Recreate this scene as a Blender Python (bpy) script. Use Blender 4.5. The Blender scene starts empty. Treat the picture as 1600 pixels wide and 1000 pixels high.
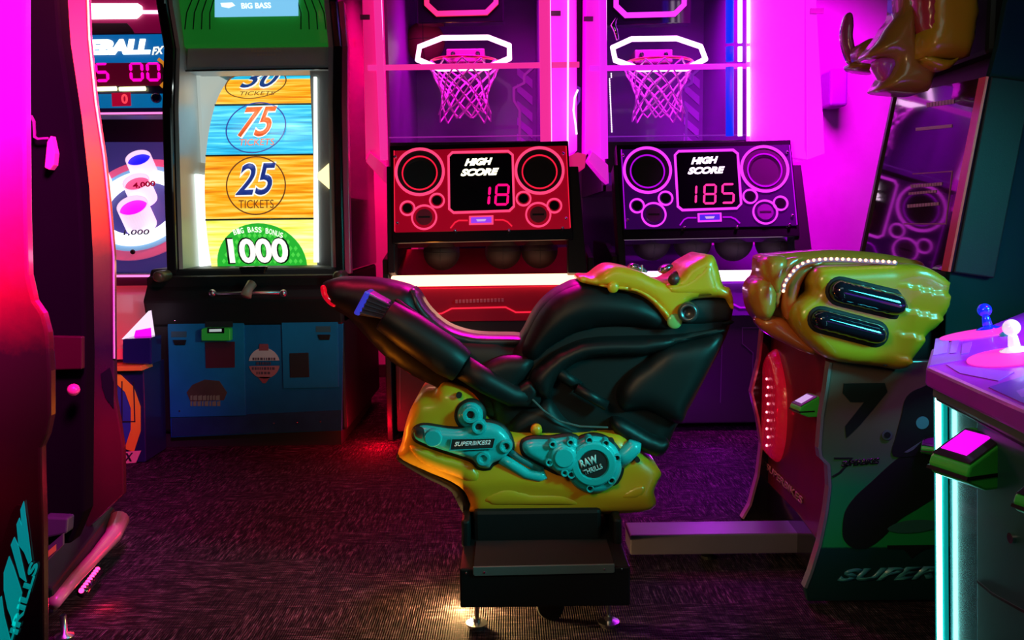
import bpy, bmesh, math, random
from mathutils import Vector, Matrix
from mathutils.geometry import delaunay_2d_cdt
random.seed(7)
S = bpy.context.scene
COL = S.collection

# ------------------------------------------------------------------ camera
F = 1350.0
CAM = Vector((0, 0, 1.35))
RM = (Matrix.Rotation(math.radians(90 - 6.5), 4, 'X') @ Matrix.Rotation(math.radians(-0.7), 4, 'Z'))
cd = bpy.data.cameras.new('camera')
cam = bpy.data.objects.new('camera', cd)
COL.objects.link(cam)
cam.matrix_world = Matrix.Translation(CAM) @ RM
cd.sensor_width = 36
cd.lens = F / 1600 * 36
cd.clip_start = 0.05
S.camera = cam

# ------------------------------------------------------------------ world, exposure
w = bpy.data.worlds.new('dim_room'); S.world = w
w.use_nodes = True
w.node_tree.nodes['Background'].inputs[0].default_value = (0.02, 0.05, 0.09, 1)
w.node_tree.nodes['Background'].inputs[1].default_value = 0.10
S.view_settings.view_transform = 'Standard'
S.view_settings.look = 'None'
S.view_settings.exposure = 0.0
S.view_settings.gamma = 1.0
S.view_settings.use_curve_mapping = False

def area(name, loc, target, size, color, power, size_y=None, spread=180):
    l = bpy.data.lights.new(name, 'AREA')
    l.color = color; l.energy = power
    l.shape = 'RECTANGLE' if size_y else 'SQUARE'
    l.size = size
    if size_y: l.size_y = size_y
    l.spread = math.radians(spread)
    o = bpy.data.objects.new(name, l); COL.objects.link(o)
    o.location = loc
    o.rotation_euler = (Vector(target) - Vector(loc)).to_track_quat('-Z', 'Y').to_euler()
    return o

def point(name, loc, color, power, r=0.03):
    l = bpy.data.lights.new(name, 'POINT')
    l.color = color; l.energy = power; l.shadow_soft_size = r
    o = bpy.data.objects.new(name, l); COL.objects.link(o); o.location = loc
    return o

def spot(name, loc, target, color, power, ang=60, r=0.03):
    l = bpy.data.lights.new(name, 'SPOT')
    l.color = color; l.energy = power; l.shadow_soft_size = r
    l.spot_size = math.radians(ang); l.spot_blend = 0.6
    o = bpy.data.objects.new(name, l); COL.objects.link(o); o.location = loc
    o.rotation_euler = (Vector(target) - Vector(loc)).to_track_quat('-Z', 'Y').to_euler()
    return o

# room light: added lamps for the unseen glow over the aisle and of games across it
area('aisle_fill', (0.3, 0.6, 2.9), (0.3, 3.2, 0.6), 1.6, (0.55, 0.82, 0.76), 5.5, size_y=0.8)  # added fill from above the aisle
area('teal_key', (2.4, 1.3, 1.9), (0.3, 3.1, 0.7), 0.5, (0.05, 0.80, 0.78), 9, spread=56)  # added teal key light, standing for unseen neon on this side
area('warm_fill', (-0.6, 1.0, 1.9), (0.9, 3.1, 1.0), 0.5, (1.0, 0.62, 0.30), 3.0, spread=80)  # added warm light to balance the teal on the yellow bodywork
area('magenta_fill_left', (-0.35, 1.15, 2.85), (-1.25, 1.95, 1.95), 0.5, (1.0, 0.0, 0.70), 36, spread=50)  # added magenta light for the near panel of the left cabinet
area('red_fill_left', (-0.55, 2.3, 2.5), (-1.6, 3.2, 1.95), 0.4, (1.0, 0.14, 0.16), 20, spread=42)  # added red light for the left cabinet's far panel
area('crimson_floor_wash', (-0.7, 3.0, 3.0), (-0.6, 4.0, 0.0), 0.6, (1.0, 0.02, 0.10), 9, spread=70)  # added red wash to tint the floor at left
area('magenta_wash_panel', (1.95, 4.9, 3.2), (1.95, 5.7, 1.5), 0.4, (1.0, 0.0, 1.0), 24, spread=60)
area('magenta_wash_wall', (2.35, 6.5, 3.2), (2.35, 7.5, 1.7), 0.8, (1.0, 0.0, 1.0), 60, spread=120)
area('violet_lane', (1.25, 6.2, 3.3), (1.25, 6.9, 1.2), 0.5, (0.75, 0.0, 1.0), 32, spread=110)
area('pink_lane', (-0.2, 6.2, 3.3), (-0.2, 6.9, 1.2), 0.5, (0.9, 0.0, 0.75), 30, spread=110)
area('pink_gap', (-1.12, 6.75, 3.2), (-1.25, 7.5, 1.2), 0.3, (1.0, 0.0, 0.13), 60, spread=120)
area('magenta_rim', (0.15, 4.6, 2.3), (0.0, 3.2, 0.95), 0.5, (1.0, 0.0, 0.45), 8, spread=70)  # added rim light from above and behind the seat
area('violet_deck_fill', (1.9, 2.1, 2.3), (1.7, 2.1, 1.0), 0.3, (0.62, 0.0, 1.0), 16, spread=60)  # added violet light over the joystick deck
point('platform_led', (-0.185, 2.90, 0.05), (1.0, 0.62, 0.22), 14.0, 0.02)
point('pedestal_red_fill', (-0.24, 3.25, 0.30), (1.0, 0.02, 0.06), 1.2, 0.02)  # added red light on the pedestal's left side
point('red_floor_led', (-0.82, 5.15, 0.10), (1.0, 0.0, 0.02), 9.0, 0.03)
point('orange_side_fill', (-0.66, 3.02, 0.62), (1.0, 0.25, 0.01), 3.0, 0.05)  # added orange light for the left end of the engine cowl
point('purple_floor_led', (1.15, 4.95, 0.25), (0.55, 0.0, 1.0), 6.0, 0.05)
area('purple_floor_wash', (1.0, 4.3, 0.9), (0.85, 4.1, 0.0), 0.3, (0.50, 0.0, 1.0), 6, spread=120)


# ------------------------------------------------------------------ pixel helpers (a plane in the place, at its real distance)
OFF = Vector((0, 0, 0))
def ray(px, py):
    d = RM.to_3x3() @ Vector(((px - 800) / F, (500 - py) / F, -1))
    return d
def at(px, py, Y):
    d = ray(px, py)
    return CAM + d * (Y / d.y) + OFF
def atz(px, py, z):
    d = ray(px, py)
    return CAM + d * ((z - CAM.z) / d.z) + OFF
def atx(px, py, X):
    d = ray(px, py)
    return CAM + d * (X / d.x) + OFF

class Plane:
    """a working plane in the place; local u (right), v (up), w (toward the viewer)"""
    def __init__(s, o, u, v):
        s.o = Vector(o); s.u = Vector(u).normalized()
        s.w = s.u.cross(Vector(v)).normalized()
        s.v = s.w.cross(s.u).normalized()
    @classmethod
    def front(c, Y, px=800, py=500):
        return c(at(px, py, Y), (1, 0, 0), (0, 0, 1))
    def L(s, px, py):
        d = ray(px, py); c0 = CAM + OFF
        t = (s.o - c0).dot(s.w) / d.dot(s.w)
        p = c0 + d * t - s.o
        return Vector((p.dot(s.u), p.dot(s.v)))
    def P(s, q, w=0.0):
        return s.o + s.u * q[0] + s.v * q[1] + s.w * w
    def px(s, px, py, w=0.0):
        return s.P(s.L(px, py), w)

# ------------------------------------------------------------------ materials
MATS = {}
def mat(name, color, rough=0.5, metal=0.0, emit=None, es=0.0, coat=0.0, bump=0.0, bscale=60.0, var=0.08, trans=0.0, alpha=1.0, spec=None):
    if name in MATS: return MATS[name]
    m = bpy.data.materials.new(name); m.use_nodes = True
    nt = m.node_tree; b = nt.nodes['Principled BSDF']
    b.inputs['Base Color'].default_value = (*color, 1)
    b.inputs['Roughness'].default_value = rough
    b.inputs['Metallic'].default_value = metal
    if spec is not None: b.inputs['Specular IOR Level'].default_value = spec
    if coat:
        b.inputs['Coat Weight'].default_value = coat
        b.inputs['Coat Roughness'].default_value = 0.06
    if trans: b.inputs['Transmission Weight'].default_value = trans
    if alpha < 1: b.inputs['Alpha'].default_value = alpha
    if emit:
        b.inputs['Emission Color'].default_value = (*emit, 1)
        b.inputs['Emission Strength'].default_value = es
    if var and not emit:
        tc = nt.nodes.new('ShaderNodeTexCoord')
        n = nt.nodes.new('ShaderNodeTexNoise'); n.inputs['Scale'].default_value = 9
        n.inputs['Detail'].default_value = 5
        nt.links.new(tc.outputs['Object'], n.inputs['Vector'])
        mx = nt.nodes.new('ShaderNodeMix'); mx.data_type = 'RGBA'
        mx.inputs[6].default_value = (*[c * (1 - var) for c in color], 1)
        mx.inputs[7].default_value = (*[min(1, c * (1 + var)) for c in color], 1)
        nt.links.new(n.outputs['Fac'], mx.inputs[0])
        nt.links.new(mx.outputs[2], b.inputs['Base Color'])
    if bump:
        tc = nt.nodes.new('ShaderNodeTexCoord')
        n = nt.nodes.new('ShaderNodeTexNoise'); n.inputs['Scale'].default_value = bscale
        n.inputs['Detail'].default_value = 6
        nt.links.new(tc.outputs['Object'], n.inputs['Vector'])
        bp = nt.nodes.new('ShaderNodeBump'); bp.inputs['Strength'].default_value = bump
        bp.inputs['Distance'].default_value = 0.01
        nt.links.new(n.outputs['Fac'], bp.inputs['Height'])
        nt.links.new(bp.outputs['Normal'], b.inputs['Normal'])
    MATS[name] = m
    return m

def glow(name, color, es):
    return mat(name, (0.02, 0.02, 0.02), rough=0.6, emit=color, es=es)

def ramp(nt, stops):
    r = nt.nodes.new('ShaderNodeValToRGB')
    e = r.color_ramp.elements
    e[0].position = stops[0][0]; e[0].color = (*stops[0][1], 1)
    e[1].position = stops[-1][0]; e[1].color = (*stops[-1][1], 1)
    for p, c in stops[1:-1]:
        k = e.new(p); k.color = (*c, 1)
    return r

def grad_mat(name, axis, lo, hi, stops, rough=0.3, coat=0.4, noise=0.15, nscale=4, emit=0.0):
    """printed artwork and painted light whose colours run along one axis of the object"""
    m = bpy.data.materials.new(name); m.use_nodes = True
    nt = m.node_tree; b = nt.nodes['Principled BSDF']
    tc = nt.nodes.new('ShaderNodeTexCoord'); sp = nt.nodes.new('ShaderNodeSeparateXYZ')
    nt.links.new(tc.outputs['Object'], sp.inputs[0])
    n = nt.nodes.new('ShaderNodeTexNoise'); n.inputs['Scale'].default_value = nscale; n.inputs['Detail'].default_value = 7
    n.inputs['Roughness'].default_value = 0.7
    nt.links.new(tc.outputs['Object'], n.inputs['Vector'])
    mr = nt.nodes.new('ShaderNodeMapRange'); mr.inputs[1].default_value = lo; mr.inputs[2].default_value = hi
    nt.links.new(sp.outputs['XYZ'.index(axis)], mr.inputs[0])
    a = nt.nodes.new('ShaderNodeMath'); a.operation = 'MULTIPLY_ADD'
    nt.links.new(n.outputs['Fac'], a.inputs[0]); a.inputs[1].default_value = noise; 
    s2 = nt.nodes.new('ShaderNodeMath'); s2.operation = 'SUBTRACT'; s2.inputs[1].default_value = noise / 2
    nt.links.new(mr.outputs[0], s2.inputs[0]); nt.links.new(s2.outputs[0], a.inputs[2])
    r = ramp(nt, stops); nt.links.new(a.outputs[0], r.inputs[0])
    nt.links.new(r.outputs[0], b.inputs['Base Color'])
    b.inputs['Roughness'].default_value = rough
    b.inputs['Coat Weight'].default_value = coat
    b.inputs['Coat Roughness'].default_value = 0.05
    if emit:
        nt.links.new(r.outputs[0], b.inputs['Emission Color'])
        b.inputs['Emission Strength'].default_value = emit
    return m

def plank_mat(name, stops, es, scale=(1.2, 1, 22)):
    """backlit printed planks: long streaks across"""
    m = bpy.data.materials.new(name); m.use_nodes = True
    nt = m.node_tree; b = nt.nodes['Principled BSDF']
    tc = nt.nodes.new('ShaderNodeTexCoord'); mp = nt.nodes.new('ShaderNodeMapping')
    mp.inputs['Scale'].default_value = scale
    nt.links.new(tc.outputs['Object'], mp.inputs[0])
    n = nt.nodes.new('ShaderNodeTexNoise'); n.inputs['Scale'].default_value = 2.2; n.inputs['Detail'].default_value = 6
    nt.links.new(mp.outputs[0], n.inputs['Vector'])
    r = ramp(nt, stops); nt.links.new(n.outputs['Fac'], r.inputs[0])
    b.inputs['Base Color'].default_value = (0.05, 0.04, 0.02, 1)
    b.inputs['Roughness'].default_value = 0.4
    nt.links.new(r.outputs[0], b.inputs['Emission Color'])
    b.inputs['Emission Strength'].default_value = es
    return m

# ------------------------------------------------------------------ object helpers
def rootloc(o):
    v = Vector((0, 0, 0))
    while o is not None:
        v += o.location; o = o.parent
    return v

def thing(name, label, cat, loc, group=None):
    o = bpy.data.objects.new(name, None); COL.objects.link(o)
    o.location = loc; o.empty_display_size = 0.1
    o['label'] = label; o['category'] = cat
    if group: o['group'] = group
    return o

def tag(o, label, cat, group=None):
    o['label'] = label; o['category'] = cat
    if group: o['group'] = group
    return o

def finish(name, bm, m, parent=None, smooth=False, bevel=0.0, solid=0.0, label=None, kind=None, segs=2):
    off = rootloc(parent) if parent else None
    if parent is None:
        c = Vector((0, 0, 0)); n = max(1, len(bm.verts))
        for v in bm.verts: c += v.co
        c /= n
        c.z = min((v.co.z for v in bm.verts), default=0)
        off = c
    for v in bm.verts: v.co -= off
    me = bpy.data.meshes.new(name)
    bm.to_mesh(me); bm.free()
    if isinstance(m, (list, tuple)):
        for q in m: me.materials.append(q)
    else: me.materials.append(m)
    if smooth:
        for p in me.polygons: p.use_smooth = True
    o = bpy.data.objects.new(name, me); COL.objects.link(o)
    if parent: o.parent = parent
    else: o.location = off
    if bevel:
        md = o.modifiers.new('bevel', 'BEVEL'); md.width = bevel; md.segments = segs
        md.limit_method = 'ANGLE'; md.angle_limit = math.radians(40)
    if label: o['label'] = label
    if kind: o['kind'] = kind
    return o

class MB:
    def __init__(s): s.bm = bmesh.new()
    def quad(s, a, b, c, d):
        vs = [s.bm.verts.new(Vector(p)) for p in (a, b, c, d)]
        s.bm.faces.new(vs); return s
    def hull(s, pts8):
        """a box from 8 corners: 4 bottom ring, 4 top ring"""
        v = [s.bm.verts.new(Vector(p)) for p in pts8]
        for f in ((3, 2, 1, 0), (4, 5, 6, 7), (0, 1, 5, 4), (1, 2, 6, 5), (2, 3, 7, 6), (3, 0, 4, 7)):
            s.bm.faces.new([v[i] for i in f])
        return s
    def box(s, x0, x1, y0, y1, z0, z1):
        return s.hull([(x0, y0, z0), (x1, y0, z0), (x1, y1, z0), (x0, y1, z0), (x0, y0, z1), (x1, y0, z1), (x1, y1, z1), (x0, y1, z1)])
    def prism(s, ring, vec):
        """closed ring of points pushed along vec"""
        vec = Vector(vec)
        a = [s.bm.verts.new(Vector(p)) for p in ring]
        b = [s.bm.verts.new(Vector(p) + vec) for p in ring]
        n = len(ring)
        try:
            s.bm.faces.new(a); s.bm.faces.new(list(reversed(b)))
        except ValueError: pass
        for i in range(n):
            s.bm.faces.new((a[i], b[i], b[(i + 1) % n], a[(i + 1) % n]))
        return s
    def tube(s, path, r, n=10, closed=False, caps=True):
        path = [Vector(p) for p in path]; k = len(path)
        rs = r if isinstance(r, (list, tuple)) else [r] * k
        rings = []; up = None
        for i, p in enumerate(path):
            if closed: t = path[(i + 1) % k] - path[i - 1]
            else: t = path[min(i + 1, k - 1)] - path[max(i - 1, 0)]
            if t.length < 1e-9: t = Vector((0, 0, 1))
            t.normalize()
            if up is None: up = Vector((0, 0, 1)) if abs(t.z) < 0.9 else Vector((0, 1, 0))
            a = (up - t * up.dot(t))
            if a.length < 1e-6: a = t.orthogonal()
            a.normalize(); up = a; b = t.cross(a)
            rings.append([s.bm.verts.new(p + (a * math.cos(q) + b * math.sin(q)) * rs[i]) for q in (2 * math.pi * j / n for j in range(n))])
        m = k if closed else k - 1
        for i in range(m):
            A = rings[i]; B = rings[(i + 1) % k]
            for j in range(n):
                s.bm.faces.new((A[j], A[(j + 1) % n], B[(j + 1) % n], B[j]))
        if caps and not closed:
            s.bm.faces.new(list(reversed(rings[0]))); s.bm.faces.new(rings[-1])
        return s
    def lathe(s, o, axis, prof, n=32):
        """prof: list of (distance along axis, radius)"""
        o = Vector(o); ax = Vector(axis).normalized(); a = ax.orthogonal().normalized(); b = ax.cross(a)
        rings = []
        for h, r in prof:
            if r < 1e-6: rings.append([s.bm.verts.new(o + ax * h)])
            else: rings.append([s.bm.verts.new(o + ax * h + (a * math.cos(q) + b * math.sin(q)) * r) for q in (2 * math.pi * j / n for j in range(n))])
        for A, B in zip(rings, rings[1:]):
            for j in range(n):
                j2 = (j + 1) % n
                if len(A) == 1 and len(B) == 1: continue
                if len(A) == 1: s.bm.faces.new((A[0], B[j2], B[j]))
                elif len(B) == 1: s.bm.faces.new((A[j], A[j2], B[0]))
                else: s.bm.faces.new((A[j], A[j2], B[j2], B[j]))
        return s
    def ball(s, c, r, sc=(1, 1, 1), u=20, v=12):
        m = Matrix.Translation(Vector(c)) @ Matrix.Diagonal((r * sc[0], r * sc[1], r * sc[2], 1))
        bmesh.ops.create_uvsphere(s.bm, u_segments=u, v_segments=v, radius=1, matrix=m); return s
    def build(s, name, m, parent=None, **k):
        bmesh.ops.recalc_face_normals(s.bm, faces=s.bm.faces[:])
        return finish(name, s.bm, m, parent, **k)

def spline(pts, n=6, closed=True):
    """Catmull-Rom through the points"""
    P = [Vector(p) for p in pts]; k = len(P); out = []
    for i in range(k if closed else k - 1):
        a = P[(i - 1) % k] if closed or i > 0 else P[i]
        b = P[i]; c = P[(i + 1) % k]
        d = P[(i + 2) % k] if closed or i + 2 < k else c
        for j in range(n):
            t = j / n
            out.append(0.5 * ((2 * b) + (c - a) * t + (2 * a - 5 * b + 4 * c - d) * t * t + (3 * b - a - 3 * c + d) * t ** 3))
    if not closed: out.append(P[-1])
    return out

def seg_d(p, a, b):
    ab = b - a; t = max(0, min(1, (p - a).dot(ab) / max(ab.length_squared, 1e-12)))
    return (p - (a + ab * t)).length

def resample(ring, step):
    out = []
    for i in range(len(ring)):
        a = ring[i]; b = ring[(i + 1) % len(ring)]
        n = max(1, int(round((b - a).length / step)))
        for j in range(n): out.append(a.lerp(b, j / n))
    res = []
    for p in out:
        if not res or (p - res[-1]).length > step * 0.35: res.append(p)
    if (res[0] - res[-1]).length < step * 0.35: res.pop()
    return res

def puff(name, pl, pts, m, parent, front=0.05, back=0.05, rim=0.0, r=0.05, step=0.02, smoothpts=True, relief=None, label=None, w0=0.0, flatback=False, n=5, local=False):
    """an inflated shell: outline on plane pl, swelling toward +w by front and toward -w by back; rim = straight side half width"""
    loc = [Vector(p) for p in pts] if local else [pl.L(*p) for p in pts]
    ring = spline(loc, n) if smoothpts else loc
    ring = resample(ring, step)
    xs = [p.x for p in ring]; ys = [p.y for p in ring]
    pts2 = list(ring); k = len(ring)
    def inside(p):
        c = False
        for i in range(k):
            a = ring[i]; b = ring[i - 1]
            if (a.y > p.y) != (b.y > p.y) and p.x < (b.x - a.x) * (p.y - a.y) / (b.y - a.y) + a.x: c = not c
        return c
    def dist(p): return min(seg_d(p, ring[i - 1], ring[i]) for i in range(k))
    y = min(ys) + step * 0.5; row = 0
    while y < max(ys):
        x = min(xs) + (step * 0.5 if row % 2 else 0)
        while x < max(xs):
            p = Vector((x, y))
            if inside(p) and dist(p) > step * 0.55: pts2.append(p)
            x += step
        y += step * 0.87; row += 1
    # extra rings near the rim so the roundness reads
    res = delaunay_2d_cdt(pts2, [(i, (i + 1) % k) for i in range(k)], [], 1, 1e-6)
    V, FC = res[0], res[2]
    bm = bmesh.new()
    def hgt(p):
        d = dist(p)
        t = min(1.0, d / r)
        return math.sqrt(max(0, 1 - (1 - t) ** 2))
    fr = []; bk = []; H = [hgt(p) if i >= k else 0.0 for i, p in enumerate(V)]
    edge = set(range(k))
    for i, p in enumerate(V):
        rl = relief(p.x, p.y) * min(1, H[i] * 1.6) if relief else 0
        fr.append(bm.verts.new(pl.P(p, w0 + rim + front * H[i] + rl)))
    for i, p in enumerate(V):
        if rim == 0 and i < k: bk.append(fr[i])
        else: bk.append(bm.verts.new(pl.P(p, w0 - rim - (0 if flatback else back * H[i]))))
    for f in FC:
        try:
            bm.faces.new([fr[i] for i in f])
            bm.faces.new([bk[i] for i in reversed(f)])
        except ValueError: pass
    if rim:
        for i in range(k):
            j = (i + 1) % k
            try: bm.faces.new((fr[i], bk[i], bk[j], fr[j]))
            except ValueError: pass
    bmesh.ops.recalc_face_normals(bm, faces=bm.faces[:])
    o = finish(name, bm, m, parent, smooth=True, label=label)
    return o

def poly(name, pl, pts, w0, w1, m, parent, bevel=0.0, local=False, **k):
    q = [Vector(p) for p in pts] if local else [pl.L(*p) for p in pts]
    return MB().prism([pl.P(p, w0) for p in q], pl.w * (w1 - w0)).build(name, m, parent, bevel=bevel, **k)

def rrect(pl, x0, y0, x1, y1, r, n=4):
    """rounded rectangle in local uv from two px corners"""
    a = pl.L(x0, y1); b = pl.L(x1, y0)
    out = []
    for cx, cy, s in ((b.x - r, b.y - r, 0), (a.x + r, b.y - r, 90), (a.x + r, a.y + r, 180), (b.x - r, a.y + r, 270)):
        for i in range(n + 1):
            q = math.radians(s + 90 * i / n); out.append(Vector((cx + r * math.cos(q), cy + r * math.sin(q))))
    return out

def circ(pl, px, py, rpx, n=40, squash=1.0):
    c = pl.L(px, py); r = (pl.L(px + rpx, py) - c).length
    return [c + Vector((math.cos(2 * math.pi * i / n) * r, math.sin(2 * math.pi * i / n) * r * squash)) for i in range(n)]

def band(name, pl, pts, width, w0, w1, m, parent, closed=True, local=True, bm=None, **k):
    """flat band of given width along a path lying on the plane"""
    q = [Vector(p) for p in pts] if local else [pl.L(*p) for p in pts]
    own = bm is None
    b = MB() if own else bm
    n = len(q); inn = []; out = []
    for i in range(n):
        if closed: a0 = q[i - 1]; a1 = q[(i + 1) % n]
        else: a0 = q[max(0, i - 1)]; a1 = q[min(n - 1, i + 1)]
        d1 = (q[i] - a0); d2 = (a1 - q[i])
        if d1.length < 1e-9: d1 = d2
        if d2.length < 1e-9: d2 = d1
        d1 = d1.normalized(); d2 = d2.normalized()
        t = (d1 + d2)
        t = t.normalized() if t.length > 1e-6 else d1
        nn = Vector((-t.y, t.x)); c = max(0.4, nn.dot(Vector((-d1.y, d1.x))))
        inn.append(q[i] + nn * width / 2 / c); out.append(q[i] - nn * width / 2 / c)
    rng = range(n if closed else n - 1)
    A = [b.bm.verts.new(pl.P(p, w1)) for p in inn]; B = [b.bm.verts.new(pl.P(p, w1)) for p in out]
    C = [b.bm.verts.new(pl.P(p, w0)) for p in inn]; D = [b.bm.verts.new(pl.P(p, w0)) for p in out]
    for i in rng:
        j = (i + 1) % n
        b.bm.faces.new((A[i], A[j], B[j], B[i])); b.bm.faces.new((C[i], D[i], D[j], C[j]))
        b.bm.faces.new((A[i], C[i], C[j], A[j])); b.bm.faces.new((B[i], B[j], D[j], D[i]))
    if not closed:
        b.bm.faces.new((A[0], B[0], D[0], C[0])); b.bm.faces.new((A[-1], C[-1], D[-1], B[-1]))
    if own: return b.build(name, m, parent, **k)

def text(name, pl, s, pL, pR, hpx, m, parent, w=0.004, depth=0.003, shear=0.0, bold=0.0, local=False, label=None, bm=None):
    """lettering fitted between two px points on the plane, cap height hpx"""
    a = pl.L(*pL); b = pl.L(*pR); d = b - a; W = d.length; d.normalize(); up = Vector((-d.y, d.x))
    H = (pl.L(pL[0], pL[1] - hpx) - a).length
    cu = bpy.data.curves.new('t', 'FONT'); cu.body = s; cu.size = 1; cu.shear = shear; cu.offset = bold
    cu.resolution_u = 4
    o = bpy.data.objects.new('t', cu); COL.objects.link(o)
    bpy.context.view_layer.update()
    me = bpy.data.meshes.new_from_object(o.evaluated_get(bpy.context.evaluated_depsgraph_get()))
    bpy.data.objects.remove(o)
    xs = [v.co.x for v in me.vertices]; ys = [v.co.y for v in me.vertices]
    x0, x1, y0, y1 = min(xs), max(xs), min(ys), max(ys)
    bmm = bmesh.new(); bmm.from_mesh(me); bpy.data.meshes.remove(me)
    for v in bmm.verts:
        q = a + d * ((v.co.x - x0) / (x1 - x0) * W) + up * ((v.co.y - y0) / (y1 - y0) * H)
        v.co = pl.P(q, w)
    g = bmesh.ops.extrude_face_region(bmm, geom=bmm.faces[:])
    for v in g['geom']:
        if isinstance(v, bmesh.types.BMVert): v.co += pl.w * depth
    return finish(name, bmm, m, parent, label=label)

SEG = {'0': 'abcdef', '1': 'bc', '2': 'abged', '3': 'abgcd', '4': 'fgbc', '5': 'afgcd', '6': 'afgedc', '7': 'abc', '8': 'abcdefg', '9': 'abcdfg'}
def digit(mb, pl, ch, x0, y0, x1, y1, w=0.003, t=0.16, shear=0.0):
    """seven segment digit in a px box, added to mb"""
    a = pl.L(x0, y1); b = pl.L(x1, y0); W = b.x - a.x; H = b.y - a.y; T = t * W; g = T * 0.12
    def bar(p, q):
        p = Vector(p); q = Vector(q); d = (q - p).normalized(); nn = Vector((-d.y, d.x)) * T / 2
        p = p + d * g; q = q - d * g
        r = [p, p + d * T / 2 + nn, q - d * T / 2 + nn, q, q - d * T / 2 - nn, p + d * T / 2 - nn]
        r = [Vector((a.x + v.x + shear * v.y, a.y + v.y)) for v in r]
        mb.prism([pl.P(v, w) for v in r], pl.w * 0.003)
    l, rr, bo, to, mi = T / 2, W - T / 2, T / 2, H - T / 2, H / 2
    seg = {'a': ((l, to), (rr, to)), 'b': ((rr, mi), (rr, to)), 'c': ((rr, bo), (rr, mi)), 'd': ((l, bo), (rr, bo)),
           'e': ((l, bo), (l, mi)), 'f': ((l, mi), (l, to)), 'g': ((l, mi), (rr, mi))}
    for k in SEG[ch]: bar(*seg[k])

def disc(mb, pl, px, py, rpx, w0, w1, n=28, r=None):
    c = pl.L(px, py)
    if r is None: r = (pl.L(px + rpx, py) - c).length
    mb.lathe(pl.P(c, w0), pl.w, [(0, 0), (0, r), (w1 - w0, r), (w1 - w0, 0)], n)
    return mb

# ================================================================== setting
def carpet():
    m = bpy.data.materials.new('carpet'); m.use_nodes = True
    nt = m.node_tree; b = nt.nodes['Principled BSDF']
    tc = nt.nodes.new('ShaderNodeTexCoord')
    def streak(scale, sc):
        mp = nt.nodes.new('ShaderNodeMapping'); mp.inputs['Scale'].default_value = scale
        nt.links.new(tc.outputs['Object'], mp.inputs[0])
        n = nt.nodes.new('ShaderNodeTexNoise'); n.inputs['Scale'].default_value = sc; n.inputs['Detail'].default_value = 4
        n.inputs['Roughness'].default_value = 0.75
        nt.links.new(mp.outputs[0], n.inputs['Vector']); return n
    a = streak((6, 42, 1), 2.2); c = streak((48, 7, 1), 2.2)
    ck = nt.nodes.new('ShaderNodeTexBrick'); ck.offset = 0.5
    ck.inputs['Color1'].default_value = (0, 0, 0, 1); ck.inputs['Color2'].default_value = (1, 1, 1, 1)
    ck.inputs['Mortar'].default_value = (0.5, 0.5, 0.5, 1); ck.inputs['Scale'].default_value = 2.2
    ck.inputs['Mortar Size'].default_value = 0.0; ck.inputs['Brick Width'].default_value = 0.7; ck.inputs['Row Height'].default_value = 0.33
    nt.links.new(tc.outputs['Object'], ck.inputs['Vector'])
    mx = nt.nodes.new('ShaderNodeMix'); mx.data_type = 'FLOAT'
    nt.links.new(ck.outputs['Color'], mx.inputs[0]); nt.links.new(a.outputs['Fac'], mx.inputs[2]); nt.links.new(c.outputs['Fac'], mx.inputs[3])
    r = ramp(nt, [(0.44, (0.006, 0.004, 0.006)), (0.54, (0.045, 0.028, 0.034)), (0.66, (0.20, 0.13, 0.15))])
    nt.links.new(mx.outputs[0], r.inputs[0]); nt.links.new(r.outputs[0], b.inputs['Base Color'])
    b.inputs['Roughness'].default_value = 0.92
    b.inputs['Specular IOR Level'].default_value = 0.15
    # ribbed pile
    mp = nt.nodes.new('ShaderNodeMapping'); mp.inputs['Scale'].default_value = (1, 1, 1)
    wv = nt.nodes.new('ShaderNodeTexWave'); wv.inputs['Scale'].default_value = 40; wv.inputs['Distortion'].default_value = 1.2
    nt.links.new(tc.outputs['Object'], wv.inputs['Vector'])
    bp = nt.nodes.new('ShaderNodeBump'); bp.inputs['Strength'].default_value = 0.6; bp.inputs['Distance'].default_value = 0.01
    nt.links.new(wv.outputs['Fac'], bp.inputs['Height']); nt.links.new(bp.outputs['Normal'], b.inputs['Normal'])
    return m

M_floor = carpet()
M_wall = mat('wall_paint', (0.52, 0.46, 0.50), rough=0.7, bump=0.1)
M_walldark = mat('dark_teal_wall', (0.02, 0.05, 0.055), rough=0.6)
M_ceil = mat('ceiling_black', (0.02, 0.02, 0.025), rough=0.9)
M_black = mat('black_plastic', (0.008, 0.009, 0.010), rough=0.5, bump=0.05, bscale=200, spec=0.3)
M_blackgloss = mat('black_gloss', (0.010, 0.010, 0.012), rough=0.15, coat=0.5)
M_blackmatte = mat('black_matte', (0.010, 0.010, 0.012), rough=0.7)
M_metal = mat('brushed_steel', (0.55, 0.55, 0.58), rough=0.3, metal=1.0)
M_chrome = mat('chrome', (0.8, 0.8, 0.85), rough=0.08, metal=1.0)
M_white = mat('white_laminate', (0.75, 0.73, 0.76), rough=0.35, coat=0.3)
M_screen = mat('dark_screen', (0.004, 0.004, 0.006), rough=0.06, coat=0.8)
M_base = mat('black_baseboard', (0.02, 0.015, 0.02), rough=0.5)

WB = 7.55
MB().box(-6, 6, -2.5, WB + 0.2, -0.12, 0).build('floor', M_floor, kind='structure')
MB().box(-6, 6, -2.5, WB + 0.2, 3.4, 3.5).build('ceiling', M_ceil, kind='structure')
MB().box(-6, 6, WB, WB + 0.15, 0, 3.4).build('wall_back', M_wall, kind='structure')
MB().box(-6.1, -6, -2.5, WB + 0.2, 0, 3.4).build('wall_left', M_wall, kind='structure')
MB().box(3.6, 3.75, -2.5, WB + 0.2, 0, 3.4).build('wall_right', M_walldark, kind='structure')
MB().box(-6, 3.6, WB - 0.02, WB, 0, 0.11).build('baseboard_back', M_base, kind='structure', bevel=0.004)

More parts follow.
